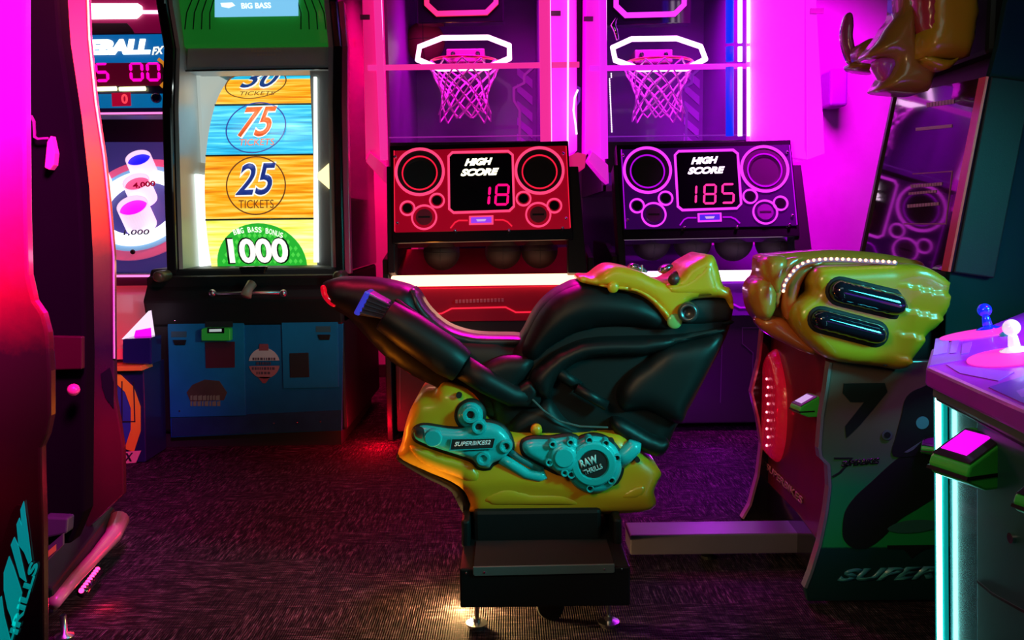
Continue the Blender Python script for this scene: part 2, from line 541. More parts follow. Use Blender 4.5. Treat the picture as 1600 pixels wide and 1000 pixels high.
# ================================================================== basketball games
def hoop_game(dx, dy, hue, score, who):
    """one basketball arcade game; everything is laid out on real planes for the first, moved bodily for the second"""
    global OFF
    OFF = Vector((dx, dy, 0))
    red = hue == 'red'
    tag_ = 'red' if red else 'violet'
    if red:
        col = (1.0, 0.01, 0.05); hot = (1.0, 0.05, 0.17); frame = (1.0, 0.03, 0.35); bar = (1.0, 0.50, 0.28)
    else:
        col = (0.50, 0.0, 0.80); hot = (0.90, 0.04, 1.0); frame = (0.95, 0.02, 1.0); bar = (1.0, 0.62, 1.0)
    Gcol = glow('neon_line_' + tag_, hot, 1.25)
    Gline = glow('neon_dim_' + tag_, col, 1.0)
    Gbar = glow('light_bar_' + tag_, bar, 3.2)
    Gring = glow('hoop_light_' + tag_, (1.0, 0.45, 0.75) if red else (1.0, 0.5, 1.0), 3.0)
    Gpil = glow('lit_pillar_' + tag_, frame, 0.9)
    Mpanel = mat('score_panel_' + tag_, (0.16, 0.002, 0.008) if red else (0.03, 0.003, 0.05), rough=0.2, coat=0.3, emit=(0.26, 0.0, 0.010) if red else (0.022, 0.0, 0.055), es=1.0)
    Mface = mat('lower_board_' + tag_, (0.50, 0.006, 0.04) if red else (0.16, 0.006, 0.35), rough=0.6, spec=0.15)
    Mframe = mat('translucent_frame_' + tag_, (0.85, 0.35, 0.60), rough=0.5, emit=(1.0, 0.0, 0.20) if red else (1.0, 0.0, 0.9), es=0.6)
    Mback = mat('lane_back_' + tag_, (0.20, 0.01, 0.30), rough=0.4, coat=0.2)
    Yf = 5.3
    root = thing('basketball_game', who, 'arcade machine', at(752, 690, Yf) * 1.0, None)
    root.location.z = 0
    P = lambda x, y, Y=Yf: at(x, y, Y)
    z_bar = P(750, 447).z
    xl = P(609, 447).x; xr = P(918, 447).x
    y0 = Yf + dy
    # base cabinet
    b = MB().box(xl + .02, xr - .02, y0, y0 + 2.1, 0.05, P(750, 500).z)
    b.build('base_cabinet', M_blackmatte, root, bevel=0.01)
    fp = Plane.front(Yf)
    ln = MB()
    for pts in (((625, 640), (625, 560), (640, 545), (640, 520), (668, 520), (668, 640)), ((700, 640), (700, 520), (780, 520), (780, 640)), ((830, 640), (830, 560), (812, 545), (812, 520), (880, 520), (880, 640))):
        band('x', fp, pts, 0.006, 0.0, 0.003, None, None, closed=False, local=False, bm=ln)
    ln.build('panel_line', mat('grey_line', (0.06, 0.05, 0.07), rough=0.5), root)
    for sx in (xl + 0.1, xr - 0.1):
        MB().lathe((sx, y0 + 0.1, 0), (0, 0, 1), [(0, 0), (0, 0.03), (0.02, 0.03), (0.02, 0.012), (0.06, 0.012), (0.06, 0)], 14).build('foot', M_metal, root)
    # sloped lower board below the light bar, with an outline
    lo = Plane(at(752, 492, Yf - .02), (1, 0, 0), (0, 0.12, 1))
    poly('lower_board', lo, [(614, 452), (912, 446), (916, 500), (612, 503)], -0.03, 0.0, Mface, root, bevel=0.004)
    band('outline_strip', lo, [(612, 492), (690, 490), (706, 482), (790, 480), (806, 488), (912, 486)], 0.010, 0.0, 0.006, Gline, root, closed=False, local=False)
    tx = MB()
    for k in range(14): tx.box(lo.px(712 + k * 5.5, 470).x, lo.px(715.5 + k * 5.5, 470).x, y0 - 0.045, y0 - 0.02, lo.px(712, 473 - k * .1).z, lo.px(712, 468 - k * .1).z)
    tx.build('small_print', mat('print_' + tag_, (0.75, 0.15, 0.25), rough=0.5), root)
    # side cheeks of the trough
    for s, x in ((-1, xl), (1, xr)):
        r = [(x, y0 - .04, 0.0), (x, y0 - .04, z_bar + 0.17), (x, y0 + .35, z_bar + 0.24), (x, y0 + 1.2, z_bar + 0.24), (x, y0 + 1.2, 0.0)]
        MB().prism(r, (0.035 * s, 0, 0)).build('side_cheek', M_black, root, bevel=0.006)
    # light bar: a glowing acrylic tube across the trough
    bt = MB(); zt = P(752, 429).z; zb = P(752, 446).z
    bt.box(xl + .012, xr - .012, y0 - .03, y0 + .02, zb, zt)
    bt.build('light_bar', Gbar, root, bevel=0.012)
    # trough floor and back
    MB().hull([(xl, y0 + .02, zb - .06), (xr, y0 + .02, zb - .06), (xr, y0 + .9, zb + .16), (xl, y0 + .9, zb + .16),
               (xl, y0 + .02, zb - .02), (xr, y0 + .02, zb - .02), (xr, y0 + .9, zb + .20), (xl, y0 + .9, zb + .20)]).build('ball_ramp', Mface, root)
    # score panel, leaning back
    sp = Plane(at(752, 300, Yf + .02), (1, 0, 0), (0, 0.28, 1))
    poly('score_panel_case', sp, [(608, 227), (888, 219), (896, 362), (896, 374), (612, 380), (612, 365)], -0.13, -0.006, M_blackgloss, root, bevel=0.006)
    face = poly('score_panel', sp, [(616, 236), (884, 228), (891, 357), (617, 363)], -0.006, 0.004, Mpanel, root)
    # dark blanks under the rings and the display
    def ring(name, px, py, rp, wd, m, w=0.008):
        band(name, sp, circ(sp, px, py, rp, 44), wd, 0.003, w + 0.006, m, root)
    for px in (656, 843):
        py = 269 if px < 700 else 267
        d = MB(); disc(d, sp, px, py, 36, 0.003, 0.006, 44); d.build('speaker_plate', M_blackmatte, root)
        ring('speaker_ring', px, py, 37, 0.016, Gcol)
        band('speaker_rim', sp, circ(sp, px, py + 2, 27, 40), 0.008, 0.004, 0.012, Gline, root)
        d = MB(); c = sp.L(px, py + 4); rr = (sp.L(px + 25, py + 4) - c).length
        d.lathe(sp.P(c, 0.012), sp.w, [(0, rr), (-0.003, rr * .94), (-0.035, rr * .3), (-0.03, rr * .28), (-0.022, 0)], 36)
        d.build('speaker_cone', M_blackmatte, root, smooth=True)
    disp = rrect(sp, 700, 240, 801, 330, 0.02, 1)
    poly('score_display', sp, disp, 0.003, 0.007, M_screen, root, local=True)
    band('display_outline', sp, [(701, 245), (707, 239), (794, 237), (801, 243), (803, 323), (796, 330), (709, 333), (702, 327)], 0.013, 0.004, 0.014, Gcol, root, local=False)
    W1 = glow('score_words', (1.0, 0.93, 0.66), 2.6) if red else glow('score_words_pink', (1.0, 0.72, 1.0), 2.6)
    text('word_high', sp, 'HIGH', (726, 260), (770, 258), 11, W1, root, w=0.008, shear=0.35, bold=0.05)
    text('word_score', sp, 'SCORE', (720, 276), (780, 274), 11, W1, root, w=0.008, shear=0.35, bold=0.05)
    for a_ in ([('1', 740, 290, 765, 323), ('8', 772, 288, 794, 322)] if score == '18' else [('1', 712, 292, 732, 324), ('8', 742, 291, 763, 324), ('5', 771, 290, 792, 323)]):
        dg = MB(); digit(dg, sp, *a_, 0.009, shear=0.08)
        dg.build('score_digit', glow('digit_' + tag_, (1.0, 0.0, 0.18) if red else (1.0, 0.03, 0.30), 1.3), root)
    for px, py, r in ((683, 314, 11), (637, 326, 11), (663, 340, 19), (818, 311, 11), (866, 322, 11), (841, 336, 19)):
        ring('button_ring', px, py, r, 0.010, Gcol)
        d = MB(); disc(d, sp, px, py, r * .68, 0.003, 0.014, 26)
        d.build('button', mat('button_cap_' + tag_, (0.35, 0.03, 0.07) if red else (0.20, 0.03, 0.25), rough=0.3, coat=0.4) if r > 15 else M_blackgloss, root)
        if r > 15:
            tb = MB()
            a = sp.L(px - 9, py + 1.5); c = sp.L(px + 9, py - 1.5)
            tb.prism([sp.P(q, 0.014) for q in ((a.x, a.y), (c.x, a.y), (c.x, c.y), (a.x, c.y))], sp.w * 0.002)
            tb.build('button_print', M_blackmatte, root)
    poly('ticket_sign', sp, [(733, 338), (771, 337), (771, 351), (733, 352)], 0.003, 0.010, glow('ticket_frame_' + tag_, hot, 1.2), root)
    poly('ticket_label', sp, [(736, 340.5), (768, 339.5), (768, 348.5), (736, 349.5)], 0.010, 0.013, glow('ticket_label_' + tag_, (0.35, 0.05, 1.0) if red else (0.05, 0.02, 0.9), 0.9), root)
    poly('ticket_print', sp, [(744, 343.5), (760, 343), (758, 346.5), (746, 347)], 0.013, 0.014, glow('ticket_print_' + tag_, (0.8, 0.5, 1.0), 0.8), root)
    band('panel_line_glow', sp, [(704, 357), (711, 348), (717, 345), (731, 345)], 0.008, 0.003, 0.010, Gline, root, closed=False, local=False)
    band('panel_line_glow', sp, [(773, 344), (786, 344), (793, 347), (800, 354)], 0.008, 0.003, 0.010, Gline, root, closed=False, local=False)
    band('panel_edge_glow', sp, [(616, 236), (617, 362)], 0.005, 0.003, 0.010, Gline, root, closed=False, local=False)
    band('panel_edge_glow', sp, [(884.5, 229), (891, 356)], 0.005, 0.003, 0.010, Gline, root, closed=False, local=False)
    sc = MB()
    for px, py in ((618, 246), (621, 349), (880, 241), (884, 342), (711, 361), (795, 360), (879, 357)): sc.ball(sp.px(px, py, 0.01), 0.011, u=10, v=6)
    sc.build('panel_bolts', M_chrome, root, smooth=True)
    # panel brackets down the sides
    for x0, x1 in ((603, 616), (888, 904)):
        poly('bracket', sp, [(x0, 258), (x1, 258), (x1 + (14 if x0 > 700 else 0), 425), (x0 - (0 if x0 > 700 else -2), 425)], -0.16, -0.02, M_black, root, bevel=0.005)
    # ---- upper cage: ledge, side frames with lit pillars, rail, rear wall, screen, hoop
    y1 = y0 + 0.35; y2 = WB - 0.12 if dy == 0 else WB - 0.06
    zs = at(752, 226, Yf + .35).z
    xa = P(606, 120, Yf + .35).x; xb = P(850, 120, Yf + .35).x
    MB().box(xa, xb, y1, y1 + 0.05, zs - 0.18, zs + 0.02).build('window_sill', M_black, root, bevel=0.004)
    MB().box(xa - .02, xb + .02, y2 - 0.04, y2, 0.9, 3.3).build('lane_back', Mback, root)
    MB().box(xa - .02, xb + .02, y1 + .05, y2 - .04, zs - .30, zs - .26).build('lane_floor', Mback, root)
    for s, x in ((-1, xa), (1, xb)):
        MB().box(min(x, x + .03 * s), max(x, x + .03 * s), y1 + .05, y2 - .04, zs - .3, 3.3).build('lane_side', Mback, root)
    # decoration on the lane side walls: diagonal stripes
    bp = Plane.front(y2 - dy - .04)
    deco = mat('lane_stripe_' + tag_, (0.40, 0.10, 0.55), rough=0.4)
    Gd = glow('lane_edge_' + tag_, (0.55, 0.02, 0.55) if red else (0.35, 0.02, 0.75), 0.5)
    for sg in (0, 1):
        mx = (lambda x: x) if sg == 0 else (lambda x: 1444 - x)
        band('lane_trim', bp, [(mx(605), 85), (mx(605), 100), (mx(625), 118), (mx(625), 130), (mx(641), 138), (mx(641), 158), (mx(632), 172), (mx(632), 226)], 0.02, 0.0, 0.012, Gd, root, closed=False, local=False)
        for k in range(5):
            poly('lane_stripe', bp, [(mx(612), 170 + k * 26 - 45), (mx(636), 150 + k * 26 - 45), (mx(636), 162 + k * 26 - 45), (mx(612), 184 + k * 26 - 45)], 0.0, 0.008, deco, root)
    # pillars
    def pillar(name, pts, Y, d, m):
        return poly(name, Plane.front(Y), pts, -d, 0, m, root, bevel=0.006)
    pillar('side_frame', [(563, -140), (592, -140), (604, 258), (578, 236), (571, 250)], Yf + .30, 0.25, Mframe)
    pillar('side_frame_foot', [(571, 252), (578, 238), (604, 260), (606, 290), (598, 283)], Yf + .22, 0.2, Mframe)
    if not red: pillar = lambda *a: None
    Mframe2 = mat('translucent_frame_magenta', (0.85, 0.35, 0.60), rough=0.5, emit=(1.0, 0.0, 0.85), es=1.0)
    pillar('side_frame', [(850, -140), (900, -140), (902, 235), (880, 246), (862, 238), (858, 120)], Yf + .30, 0.25, Mframe2)
    pillar('side_frame_foot', [(880, 248), (902, 238), (916, 241), (914, 262), (896, 275), (893, 262)], Yf + .22, 0.2, Mframe)
    for x0, x1, yy in ((563, 578, 27), (850, 876, 21)):
        tk = MB(); a = Plane.front(Yf + .295); tk.prism([a.px(*q) for q in ((x0, yy - 4), (x1, yy - 4), (x1, yy + 4), (x0, yy + 4))], (0, -.004, 0))
        tk.build('seam_mark', mat('seam_grey', (0.25, 0.10, 0.2), rough=0.5), root)
    # lit edges (acrylic light guides)
    for pts, wdt, m in (([(586, -100), (600, 250)], 0.05, Gpil), ([(592, -100), (603, 240)], 0.012, glow('tube_core_' + tag_, (1.0, 0.35, 1.0), 2.2)),
                        ([(850, -100), (853, 222)], 0.07, Gpil), ([(858, -100), (861, 222)], 0.012, glow('tube_core_' + tag_, (1.0, 0.35, 1.0), 2.2)),
                        ([(888, -60), (887, 240)], 0.012, glow('tube_core_' + tag_, (1, 1, 1), 2))):
        a = Plane.front(Yf + .26)
        MB().tube([a.px(*pts[0]), a.px(*pts[1])], wdt / 2, 12).build('light_tube', m, root, smooth=True)
    # rail across the window
    MB().tube([at(575, 106, Yf + .30), at(905, 101, Yf + .30)], 0.018, 10).build('front_rail', Gpil, root, smooth=True)
    MB().tube([at(608, 215, Yf + .34), at(848, 212, Yf + .34)], 0.004, 6).build('window_edge', Gd, root)
    # screen above
    up = Plane.front(6.6)
    poly('display_screen', up, [(652, -80), (787, -80), (787, 34), (652, 37)], -0.12, 0, M_screen, root, bevel=0.006)
    band('screen_outline', up, [(665, -70), (775, -70), (775, 5), (760, 20), (683, 22), (667, 7)], 0.035, 0.0, 0.02, glow('screen_line_' + tag_, (1.0, 0.02, 0.08) if red else (0.9, 0.03, 0.95), 1.6), root, local=False)
    # hoop with octagonal light, bracket and net
    Yh = 6.35
    cx, cy, cz = at(725, 82, Yh); ha = (at(796, 82, Yh) - at(725, 82, Yh)).x
    hb = 0.60 * ha
    zc = cz
    oct_ = [(-.52, 1), (.52, 1), (1, .42), (1, -.42), (.52, -1), (-.52, -1), (-1, -.42), (-1, .42)]
    tilt = 0.44
    ring_pts = [Vector((cx + u * ha, cy + v * hb, zc + v * ha * tilt)) for u, v in oct_]
    hr = MB().tube(ring_pts, 0.020, 8, closed=True).build('hoop_light', Gring, root, smooth=True)
    rim = [Vector((cx + math.cos(q) * ha * .74, cy + math.sin(q) * ha * .74, zc - 0.07)) for q in (2 * math.pi * i / 32 for i in range(32))]
    MB().tube(rim, 0.010, 8, closed=True).build('hoop_rim', mat('rim_' + tag_, (0.7, 0.08, 0.1), rough=0.4), root, smooth=True)
    MB().box(cx - ha * .44, cx + ha * .44, cy + hb * 1.1, cy + hb + .35, zc - .03, zc + .07).build('hoop_bracket', mat('bracket_' + tag_, (0.30, 0.03, 0.2), rough=0.5), root, bevel=0.01)
    bb = MB()
    for u in (-.28, 0.28): bb.ball((cx + u * ha, cy + hb * 1.1 - .01, zc + .03), 0.018, u=10, v=6)
    bb.build('bracket_bolt', M_blackgloss, root)
    net = MB(); nz = 0.38; N = 12
    def npt(t, q):
        rr = ha * (.80 - .30 * min(1, t * 1.9) + 0.10 * max(0, t - .7) * 3)
        sag = -0.05 * math.sin(3 * q) * t
        return Vector((cx + math.cos(q) * rr, cy + math.sin(q) * rr, zc - 0.08 - nz * t + sag * .6))
    for sgn in (1, -1):
        for i in range(N):
            net.tube([npt(k / 14, 2 * math.pi * (i + sgn * k * 0.25) / N) for k in range(15)], 0.0065, 5)
    nt_ = net.build('net', mat('net_cord_' + tag_, (0.85, 0.35, 0.7), rough=0.7, emit=(0.9, 0.02, 0.5) if red else (0.75, 0.02, 0.9), es=0.0), root)
    OFF = Vector((0, 0, 0))
    return root

g1 = hoop_game(0, 0, 'red', '18', 'basketball shooting game with red score panel reading 18')
g2 = hoop_game(1.41, 0.12, 'violet', '185', 'basketball shooting game with violet score panel reading 185')
M_ball = mat('basketball_rubber', (0.012, 0.006, 0.006), rough=0.6, bump=0.3, bscale=300)
def basketball(c, r, label, group, m=M_ball):
    b = MB(); b.ball(c, r, u=28, v=18)
    o = b.build('basketball', m, smooth=True); tag(o, label, 'basketball', group)
    s = MB(); c = Vector(c)
    for ax in ((1, 0, 0), (0, 1, 0), (0, 0, 1)):
        a = Vector(ax).orthogonal().normalized(); q = Vector(ax).cross(a)
        s.tube([c + (a * math.cos(t) + q * math.sin(t)) * r for t in (2 * math.pi * i / 30 for i in range(30))], 0.0025, 5, closed=True)
    s.build('seam', M_blackmatte, o)
    return o
Yb = 5.56
for i, (px, py, who) in enumerate(((690, 394, 'dark basketball at the left end of the red game trough'), (786, 392, 'dark basketball in the middle of the red game trough'), (843, 391, 'dark basketball at the right end of the red game trough'))):
    basketball(at(px, py, Yb), 0.115, who, 'basketballs in the red game trough')
for px, py, who in ((1018, 377, 'dark basketball at the left end of the violet game trough'), (1082, 377, 'dark basketball second from left in the violet game trough'), (1146, 378, 'dark basketball third from left in the violet game trough'), (1210, 378, 'dark basketball at the right end of the violet game trough')):
    basketball(at(px, py, Yb + .12), 0.125, who, 'basketballs in the violet game trough')
basketball(at(664, 66, 6.95), 0.155, 'pink ball shape standing for a reflection beside the hoop of the red game', None, mat('reflected_ball_pink', (0.28, 0.02, 0.05), rough=0.5))  # reflection modelled as a solid ball, its dim pink put into the colour
# tall lit corner frame at the right of the violet game
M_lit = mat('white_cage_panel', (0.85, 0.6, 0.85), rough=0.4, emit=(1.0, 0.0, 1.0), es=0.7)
root = g2
pf = Plane.front(5.62)
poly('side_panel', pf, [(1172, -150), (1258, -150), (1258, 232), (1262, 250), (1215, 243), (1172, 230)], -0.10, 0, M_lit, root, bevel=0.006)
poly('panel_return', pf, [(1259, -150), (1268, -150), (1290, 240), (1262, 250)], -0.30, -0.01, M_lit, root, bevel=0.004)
poly('seam_mark', pf, [(1266, 13), (1287, 13), (1287, 21), (1266, 21)], -0.01, 0.004, mat('seam_grey', (0.2, 0.1, 0.2)), root)
Gw = glow('white_tube', (1.0, 0.75, 1.0), 3.0); Gb = glow('blue_tube', (0.0, 0.02, 1.0), 1.4)
for px, wd, m, nm in ((1139, 0.050, Gb, 'blue_light_tube'), (1155, 0.028, Gw, 'white_light_tube'), (1168, 0.018, Gw, 'white_light_tube')):
    for ya, yb in ((-140, 68), (74, 97), (106, 213)):
        MB().tube([pf.px(px, ya, .02), pf.px(px, yb, .02)], wd / 2, 10).build(nm, m, root, smooth=True)
bx = MB().box(*[v for v in (at(1290, 150, 7.4).x, at(1318, 150, 7.4).x)], 7.3, WB, at(1300, 168, 7.4).z, at(1300, 110, 7.4).z)
tag(bx.build('wall_box', mat('dark_violet_box', (0.20, 0.05, 0.3), rough=0.5), bevel=0.02), 'small violet box mounted on the magenta back wall', 'wall box')

ch = MB()
for i in range(34): ch.ball(at(952 + (3 if i < 3 else 0) + i * .12, 115 + i * 2.75, 5.62), .005, u=6, v=4)
ch.build('led_chain', glow('pale_chain', (1.0, .8, 1.0), 1.8), g2)
MB().tube([at(*p, 5.6) for p in ((965, 62), (962, 48), (958, 40), (963, 28))], [.010, .014, .018, .006], 8).build('pillar_glint', M_chrome, g2, smooth=True)  # a glint of light, built as a small chrome tube
MB().tube([at(*p, 5.56) for p in ((903, 140), (898, 152), (896, 172), (899, 192), (901, 210))], .006, 8).build('loose_cable', glow('pale_chain', (1.0, .8, 1.0), 1.8), g1, smooth=True)

# ================================================================== fishing wheel game
root = thing('prize_wheel_game', 'fishing themed prize wheel game with lit ticket wheel and blue front', 'arcade machine', (at(400, 690, 5.15).x, 5.15, 0))
Yw = 5.15
fp = Plane.front(Yw)
M_blue = mat('blue_panel', (0.006, 0.13, 0.32), rough=0.55, spec=0.15, var=0.25)
M_blue2 = mat('blue_door', (0.008, 0.18, 0.38), rough=0.5, spec=0.15, var=0.2)
xl, xr = fp.px(237, 600).x, fp.px(541, 600).x
zt = fp.px(400, 430).z
MB().box(xl, xr, Yw, Yw + 1.3, 0.10, zt).build('base_cabinet', M_black, root, bevel=0.02)
MB().box(xl + .05, xr - .05, Yw + .04, Yw + 1.2, 0.0, 0.10).build('plinth', M_blackmatte, root)
poly('front_panel', fp, [(262, 489), (537, 485), (535, 672), (268, 683)], 0.0, 0.012, M_blue, root, bevel=0.003)
poly('door', fp, [(264, 492), (383, 490), (386, 648), (268, 651)], 0.012, 0.024, M_blue2, root, bevel=0.003)
poly('door', fp, [(441, 487), (529, 486), (530, 604), (444, 606)], 0.012, 0.024, M_blue2, root, bevel=0.003)
# kick plate with slow dark streaks
poly('kick_plate', fp, [(270, 652), (534, 640), (534, 671), (270, 681)], 0.012, 0.017, mat('scuffed_blue', (0.01, 0.06, 0.13), rough=0.3, var=0.5), root)
cr = thing_parent = root
poly('card_slot_recess', fp, [(323, 494), (366, 494), (366, 510), (323, 510)], 0.024, 0.027, M_blackmatte, root)
poly('card_reader', fp, [(321, 512), (327, 510), (363, 510), (366, 512), (366, 530), (321, 530)], 0.024, 0.075, mat('reader_green', (0.05, 0.75, 0.08), rough=0.35), root, bevel=0.006)
poly('reader_screen', fp, [(331, 510), (357, 510), (357, 518), (331, 518)], 0.075, 0.078, M_screen, root)
poly('reader_text_strip', fp, [(334, 512), (353, 511.5), (353, 515.5), (334, 516)], 0.078, 0.079, glow('pale_display', (0.7, 0.8, 0.8), 0.5), root)
poly('ticket_slot', fp, [(323, 534), (369, 533), (369, 573), (324, 574)], 0.024, 0.028, mat('dark_red_panel', (0.09, 0.015, 0.03), rough=0.4), root)
poly('coin_slot', fp, [(454, 551), (484, 550), (485, 588), (455, 589)], 0.024, 0.030, M_blackmatte, root, bevel=0.003)
for x0, x1, ya in ((273, 294, 530), (498, 518, 522)):
    poly('lock_cover', fp, [(x0, ya), (x1, ya), (x1 - 2, ya + 8), (x0 + 3, ya + 8)], 0.024, 0.034, M_black, root, bevel=0.003)
    poly('lock_print', fp, [(x0 - 3, ya - 13), (x1, ya - 13), (x1, ya - 4), (x0 - 3, ya - 4)], 0.024, 0.026, mat('murky_teal', (0.03, 0.10, 0.13), rough=0.5), root)
# fishing float emblem
fl = root
q = [fp.L(414, 567) + Vector((math.cos(t) * 0.093, math.sin(t) * 0.093)) for t in (2 * math.pi * i / 36 for i in range(36))]
up = [p for p in q if p.y >= fp.L(414, 566).y]; lo = [p for p in q if p.y <= fp.L(414, 568).y]
poly('float_emblem_top', fp, sorted(up, key=lambda p: p.x), 0.012, 0.018, mat('float_white', (0.55, 0.5, 0.52), rough=0.5), root, local=True)
lowp = sorted(lo, key=lambda p: -p.x)
poly('float_emblem_bottom', fp, lowp, 0.012, 0.018, mat('float_red', (0.40, 0.16, 0.18), rough=0.5), root, local=True)
poly('float_emblem_tip', fp, [(404, 588), (424, 588), (416, 598), (412, 598)], 0.012, 0.018, mat('float_dark_red', (0.28, 0.06, 0.08)), root)
poly('float_emblem_stem', fp, [(407, 537), (420, 537), (421, 547), (406, 547)], 0.012, 0.020, mat('float_dark_red', (0.28, 0.06, 0.08)), root)
tb = MB()
for y, a, b in ((558, 396, 432), (565, 402, 426), (573, 395, 433), (580, 402, 426)):
    x = a
    while x < b - 2:
        wd = random.choice((2, 3, 4)); tb.prism([fp.px(*p, .018) for p in ((x, y), (x + wd, y), (x + wd, y + 4), (x, y + 4))], (0, -.001, 0)); x += wd + 1.3
tb.build('float_print', mat('dark_print', (0.08, 0.05, 0.08)), root)
# worn sticker lower left: a brown pack above green scribble
poly('sticker', fp, [(303, 600), (322, 592), (345, 594), (357, 612), (352, 624), (300, 626), (294, 612)], 0.024, 0.026, mat('brown_sticker', (0.06, 0.05, 0.03), var=0.6), root)
tb = MB()
for y in (617, 626):
    x = 300
    while x < 342:
        wd = random.choice((3, 5, 6)); tb.prism([fp.px(*p, .026) for p in ((x, y), (x + wd, y - 1), (x + wd, y + 7), (x, y + 7))], (0, -.001, 0)); x += wd + 1.5
tb.build('sticker_lettering', mat('olive_print', (0.16, 0.26, 0.12)), root)
sc = MB()
for px, py in ((276, 500), (283, 641), (482, 493), (430, 660), (466, 659), (502, 657)): sc.ball(fp.px(px, py, .024), 0.007, u=8, v=6)
sc.build('screws', M_chrome, root)
# dark deck with rail, lever
dk = Plane.front(Yw - .10)
r = [(xl, Yw - .02, zt - .30), (xl, Yw - .06, zt - .14), (xl, Yw + .08, zt + .04), (xl, Yw + .35, zt + .04), (xl, Yw + .35, zt - .30)]
MB().prism(r, (xr - xl, 0, 0)).build('control_deck', M_black, root, bevel=0.015)
for px in (250, 530):
    MB().lathe(dk.px(px, 432, -.1), (0, -1, 0), [(0, 0), (0, .034), (.12, .034), (.14, .024), (.14, 0)], 20).build('deck_end_cap', mat('olive_grey', (0.05, 0.055, 0.03), rough=0.4), root, smooth=True)
MB().tube([dk.px(331, 459), dk.px(444, 457)], 0.009, 10).build('spin_rail', M_metal, root, smooth=True)
for px in (332, 443): MB().ball(dk.px(px, 458), 0.022).build('rail_knob', M_metal, root, smooth=True)
MB().tube([dk.px(392, 444, -.02), dk.px(389, 452, .02), dk.px(387, 462, .04)], [0.03, 0.026, 0.034], 12).build('spin_lever', mat('lever_grey', (0.30, 0.28, 0.20), rough=0.4), root, smooth=True)
poly('lever_slot', dk, [(373, 417), (416, 416), (413, 428), (376, 428)], -0.04, 0.0, M_blackgloss, root, bevel=0.004)
# ---- housing: side walls, surround, drum
yF = Yw + .22
hp = Plane.front(yF)
M_silver = mat('silver_surround', (0.50, 0.52, 0.51), rough=0.35, metal=0.1)
side = [(Yw + .05, zt), (Yw + .08, zt + .5), (Yw + .12, zt + 1.0), (Yw + .20, zt + 1.36), (Yw + .12, zt + 1.6), (Yw + .10, zt + 1.9), (Yw + 1.3, zt + 1.9), (Yw + 1.3, zt)]
for px0, px1, nm in ((267, 283, 'side_wall'), (527, 541, 'side_wall')):
    x0 = hp.px(px0, 250).x; x1 = hp.px(px1, 250).x
    MB().prism([(x0, y, z) for y, z in side], (x1 - x0, 0, 0)).build(nm, M_blackgloss, root, bevel=0.012)
MB().box(hp.px(285, 0).x, hp.px(527, 0).x, Yw + 1.28, Yw + 1.31, 0.8, zt + 1.9).build('rear_wall', M_black, root)
sx = 0
for px0, px1 in ((284, 290), (519, 527)):
    x0 = hp.px(px0, 250).x; x1 = hp.px(px1, 250).x
    MB().prism([(x0, min(y + .03, Yw + 1.27), z) for y, z in side], (x1 - x0, 0, 0)).build('side_lining', M_silver, root)
MB().prism([(hp.px(541.5, 250).x, y - .005, z) for y, z in side[:5]] + [(hp.px(541.5, 250).x, y + .06, z) for y, z in reversed(side[:5])], (0.035, 0, 0)).build('side_lit_edge', mat('pink_lit_edge', (0.75, 0.10, 0.25), rough=0.25, coat=0.5), root, bevel=0.005)  # pink light on the black flank's edge, made as a coloured strip
# green cap with blue marquee
gr = MB(); capM = mat('green_leaf_print', (0.02, 0.30, 0.03), rough=0.3, coat=0.4, emit=(0.01, 0.20, 0.02), es=0.40)
rng = []
for i in range(9):
    t = i / 8; rng.append((Yw + .30 - .10 * t, zt + 1.38 + .50 * t))
x0, x1 = hp.px(276, 30).x, hp.px(524, 30).x
MB().prism([(x0, y, z) for y, z in rng] + [(x0, Yw + 1.2, zt + 1.9), (x0, Yw + 1.2, zt + 1.38)], (x1 - x0, 0, 0)).build('top_cap', capM, root, bevel=0.02)
cp = Plane(((x0 + x1) / 2, Yw + .295, zt + 1.38), (1, 0, 0), (0, -.10, .50))
ln = MB()
for k in range(4):
    for sg in (0, 1):
        f = (lambda x: x) if sg == 0 else (lambda x: 800 - x)
        band('x', cp, [(f(290 + k * 13), 46), (f(293 + k * 12), 20), (f(305 + k * 11), -10)], 0.006, 0.012, 0.016, None, None, closed=False, local=False, bm=ln)
ln.build('leaf_lines', mat('dark_green_line', (0.005, 0.05, 0.01)), root)
poly('marquee', cp, [(338, -60), (467, -60), (467, 25), (338, 27)], 0.012, 0.03, glow('marquee_blue', (0.22, 0.62, 0.95), 0.95), root)
poly('marquee_print', cp, [(347, 5), (365, 4), (370, 9), (360, 13), (349, 11)], 0.03, 0.032, glow('marquee_white', (0.8, 1.0, 1.0), 1.3), root)
text('marquee_lettering', cp, 'BIG BASS', (380, 14), (426, 13), 9, glow('marquee_white', (0.8, 1.0, 1.0), 1.3), root, w=0.031, bold=0.03)
# window header
poly('window_header', hp, [(284, 54), (520, 52), (527, 104), (281, 107)], -0.30, -0.10, M_silver, root, bevel=0.006)
tb = MB()
for y, a, b in ((73, 385, 432), (79, 394, 424)):
    x = a
    while x < b: tb.prism([hp.px(*p, -.10) for p in ((x, y), (x + 3, y), (x + 3, y + 3), (x, y + 3))], (0, -.002, 0)); x += 4.4
tb.build('header_print', mat('pale_print', (0.6, 0.55, 0.45)), root)
MB().tube([hp.px(281, 107, -.08), hp.px(523, 103, -.08)], 0.006, 8).build('glass_edge', M_blackgloss, root)
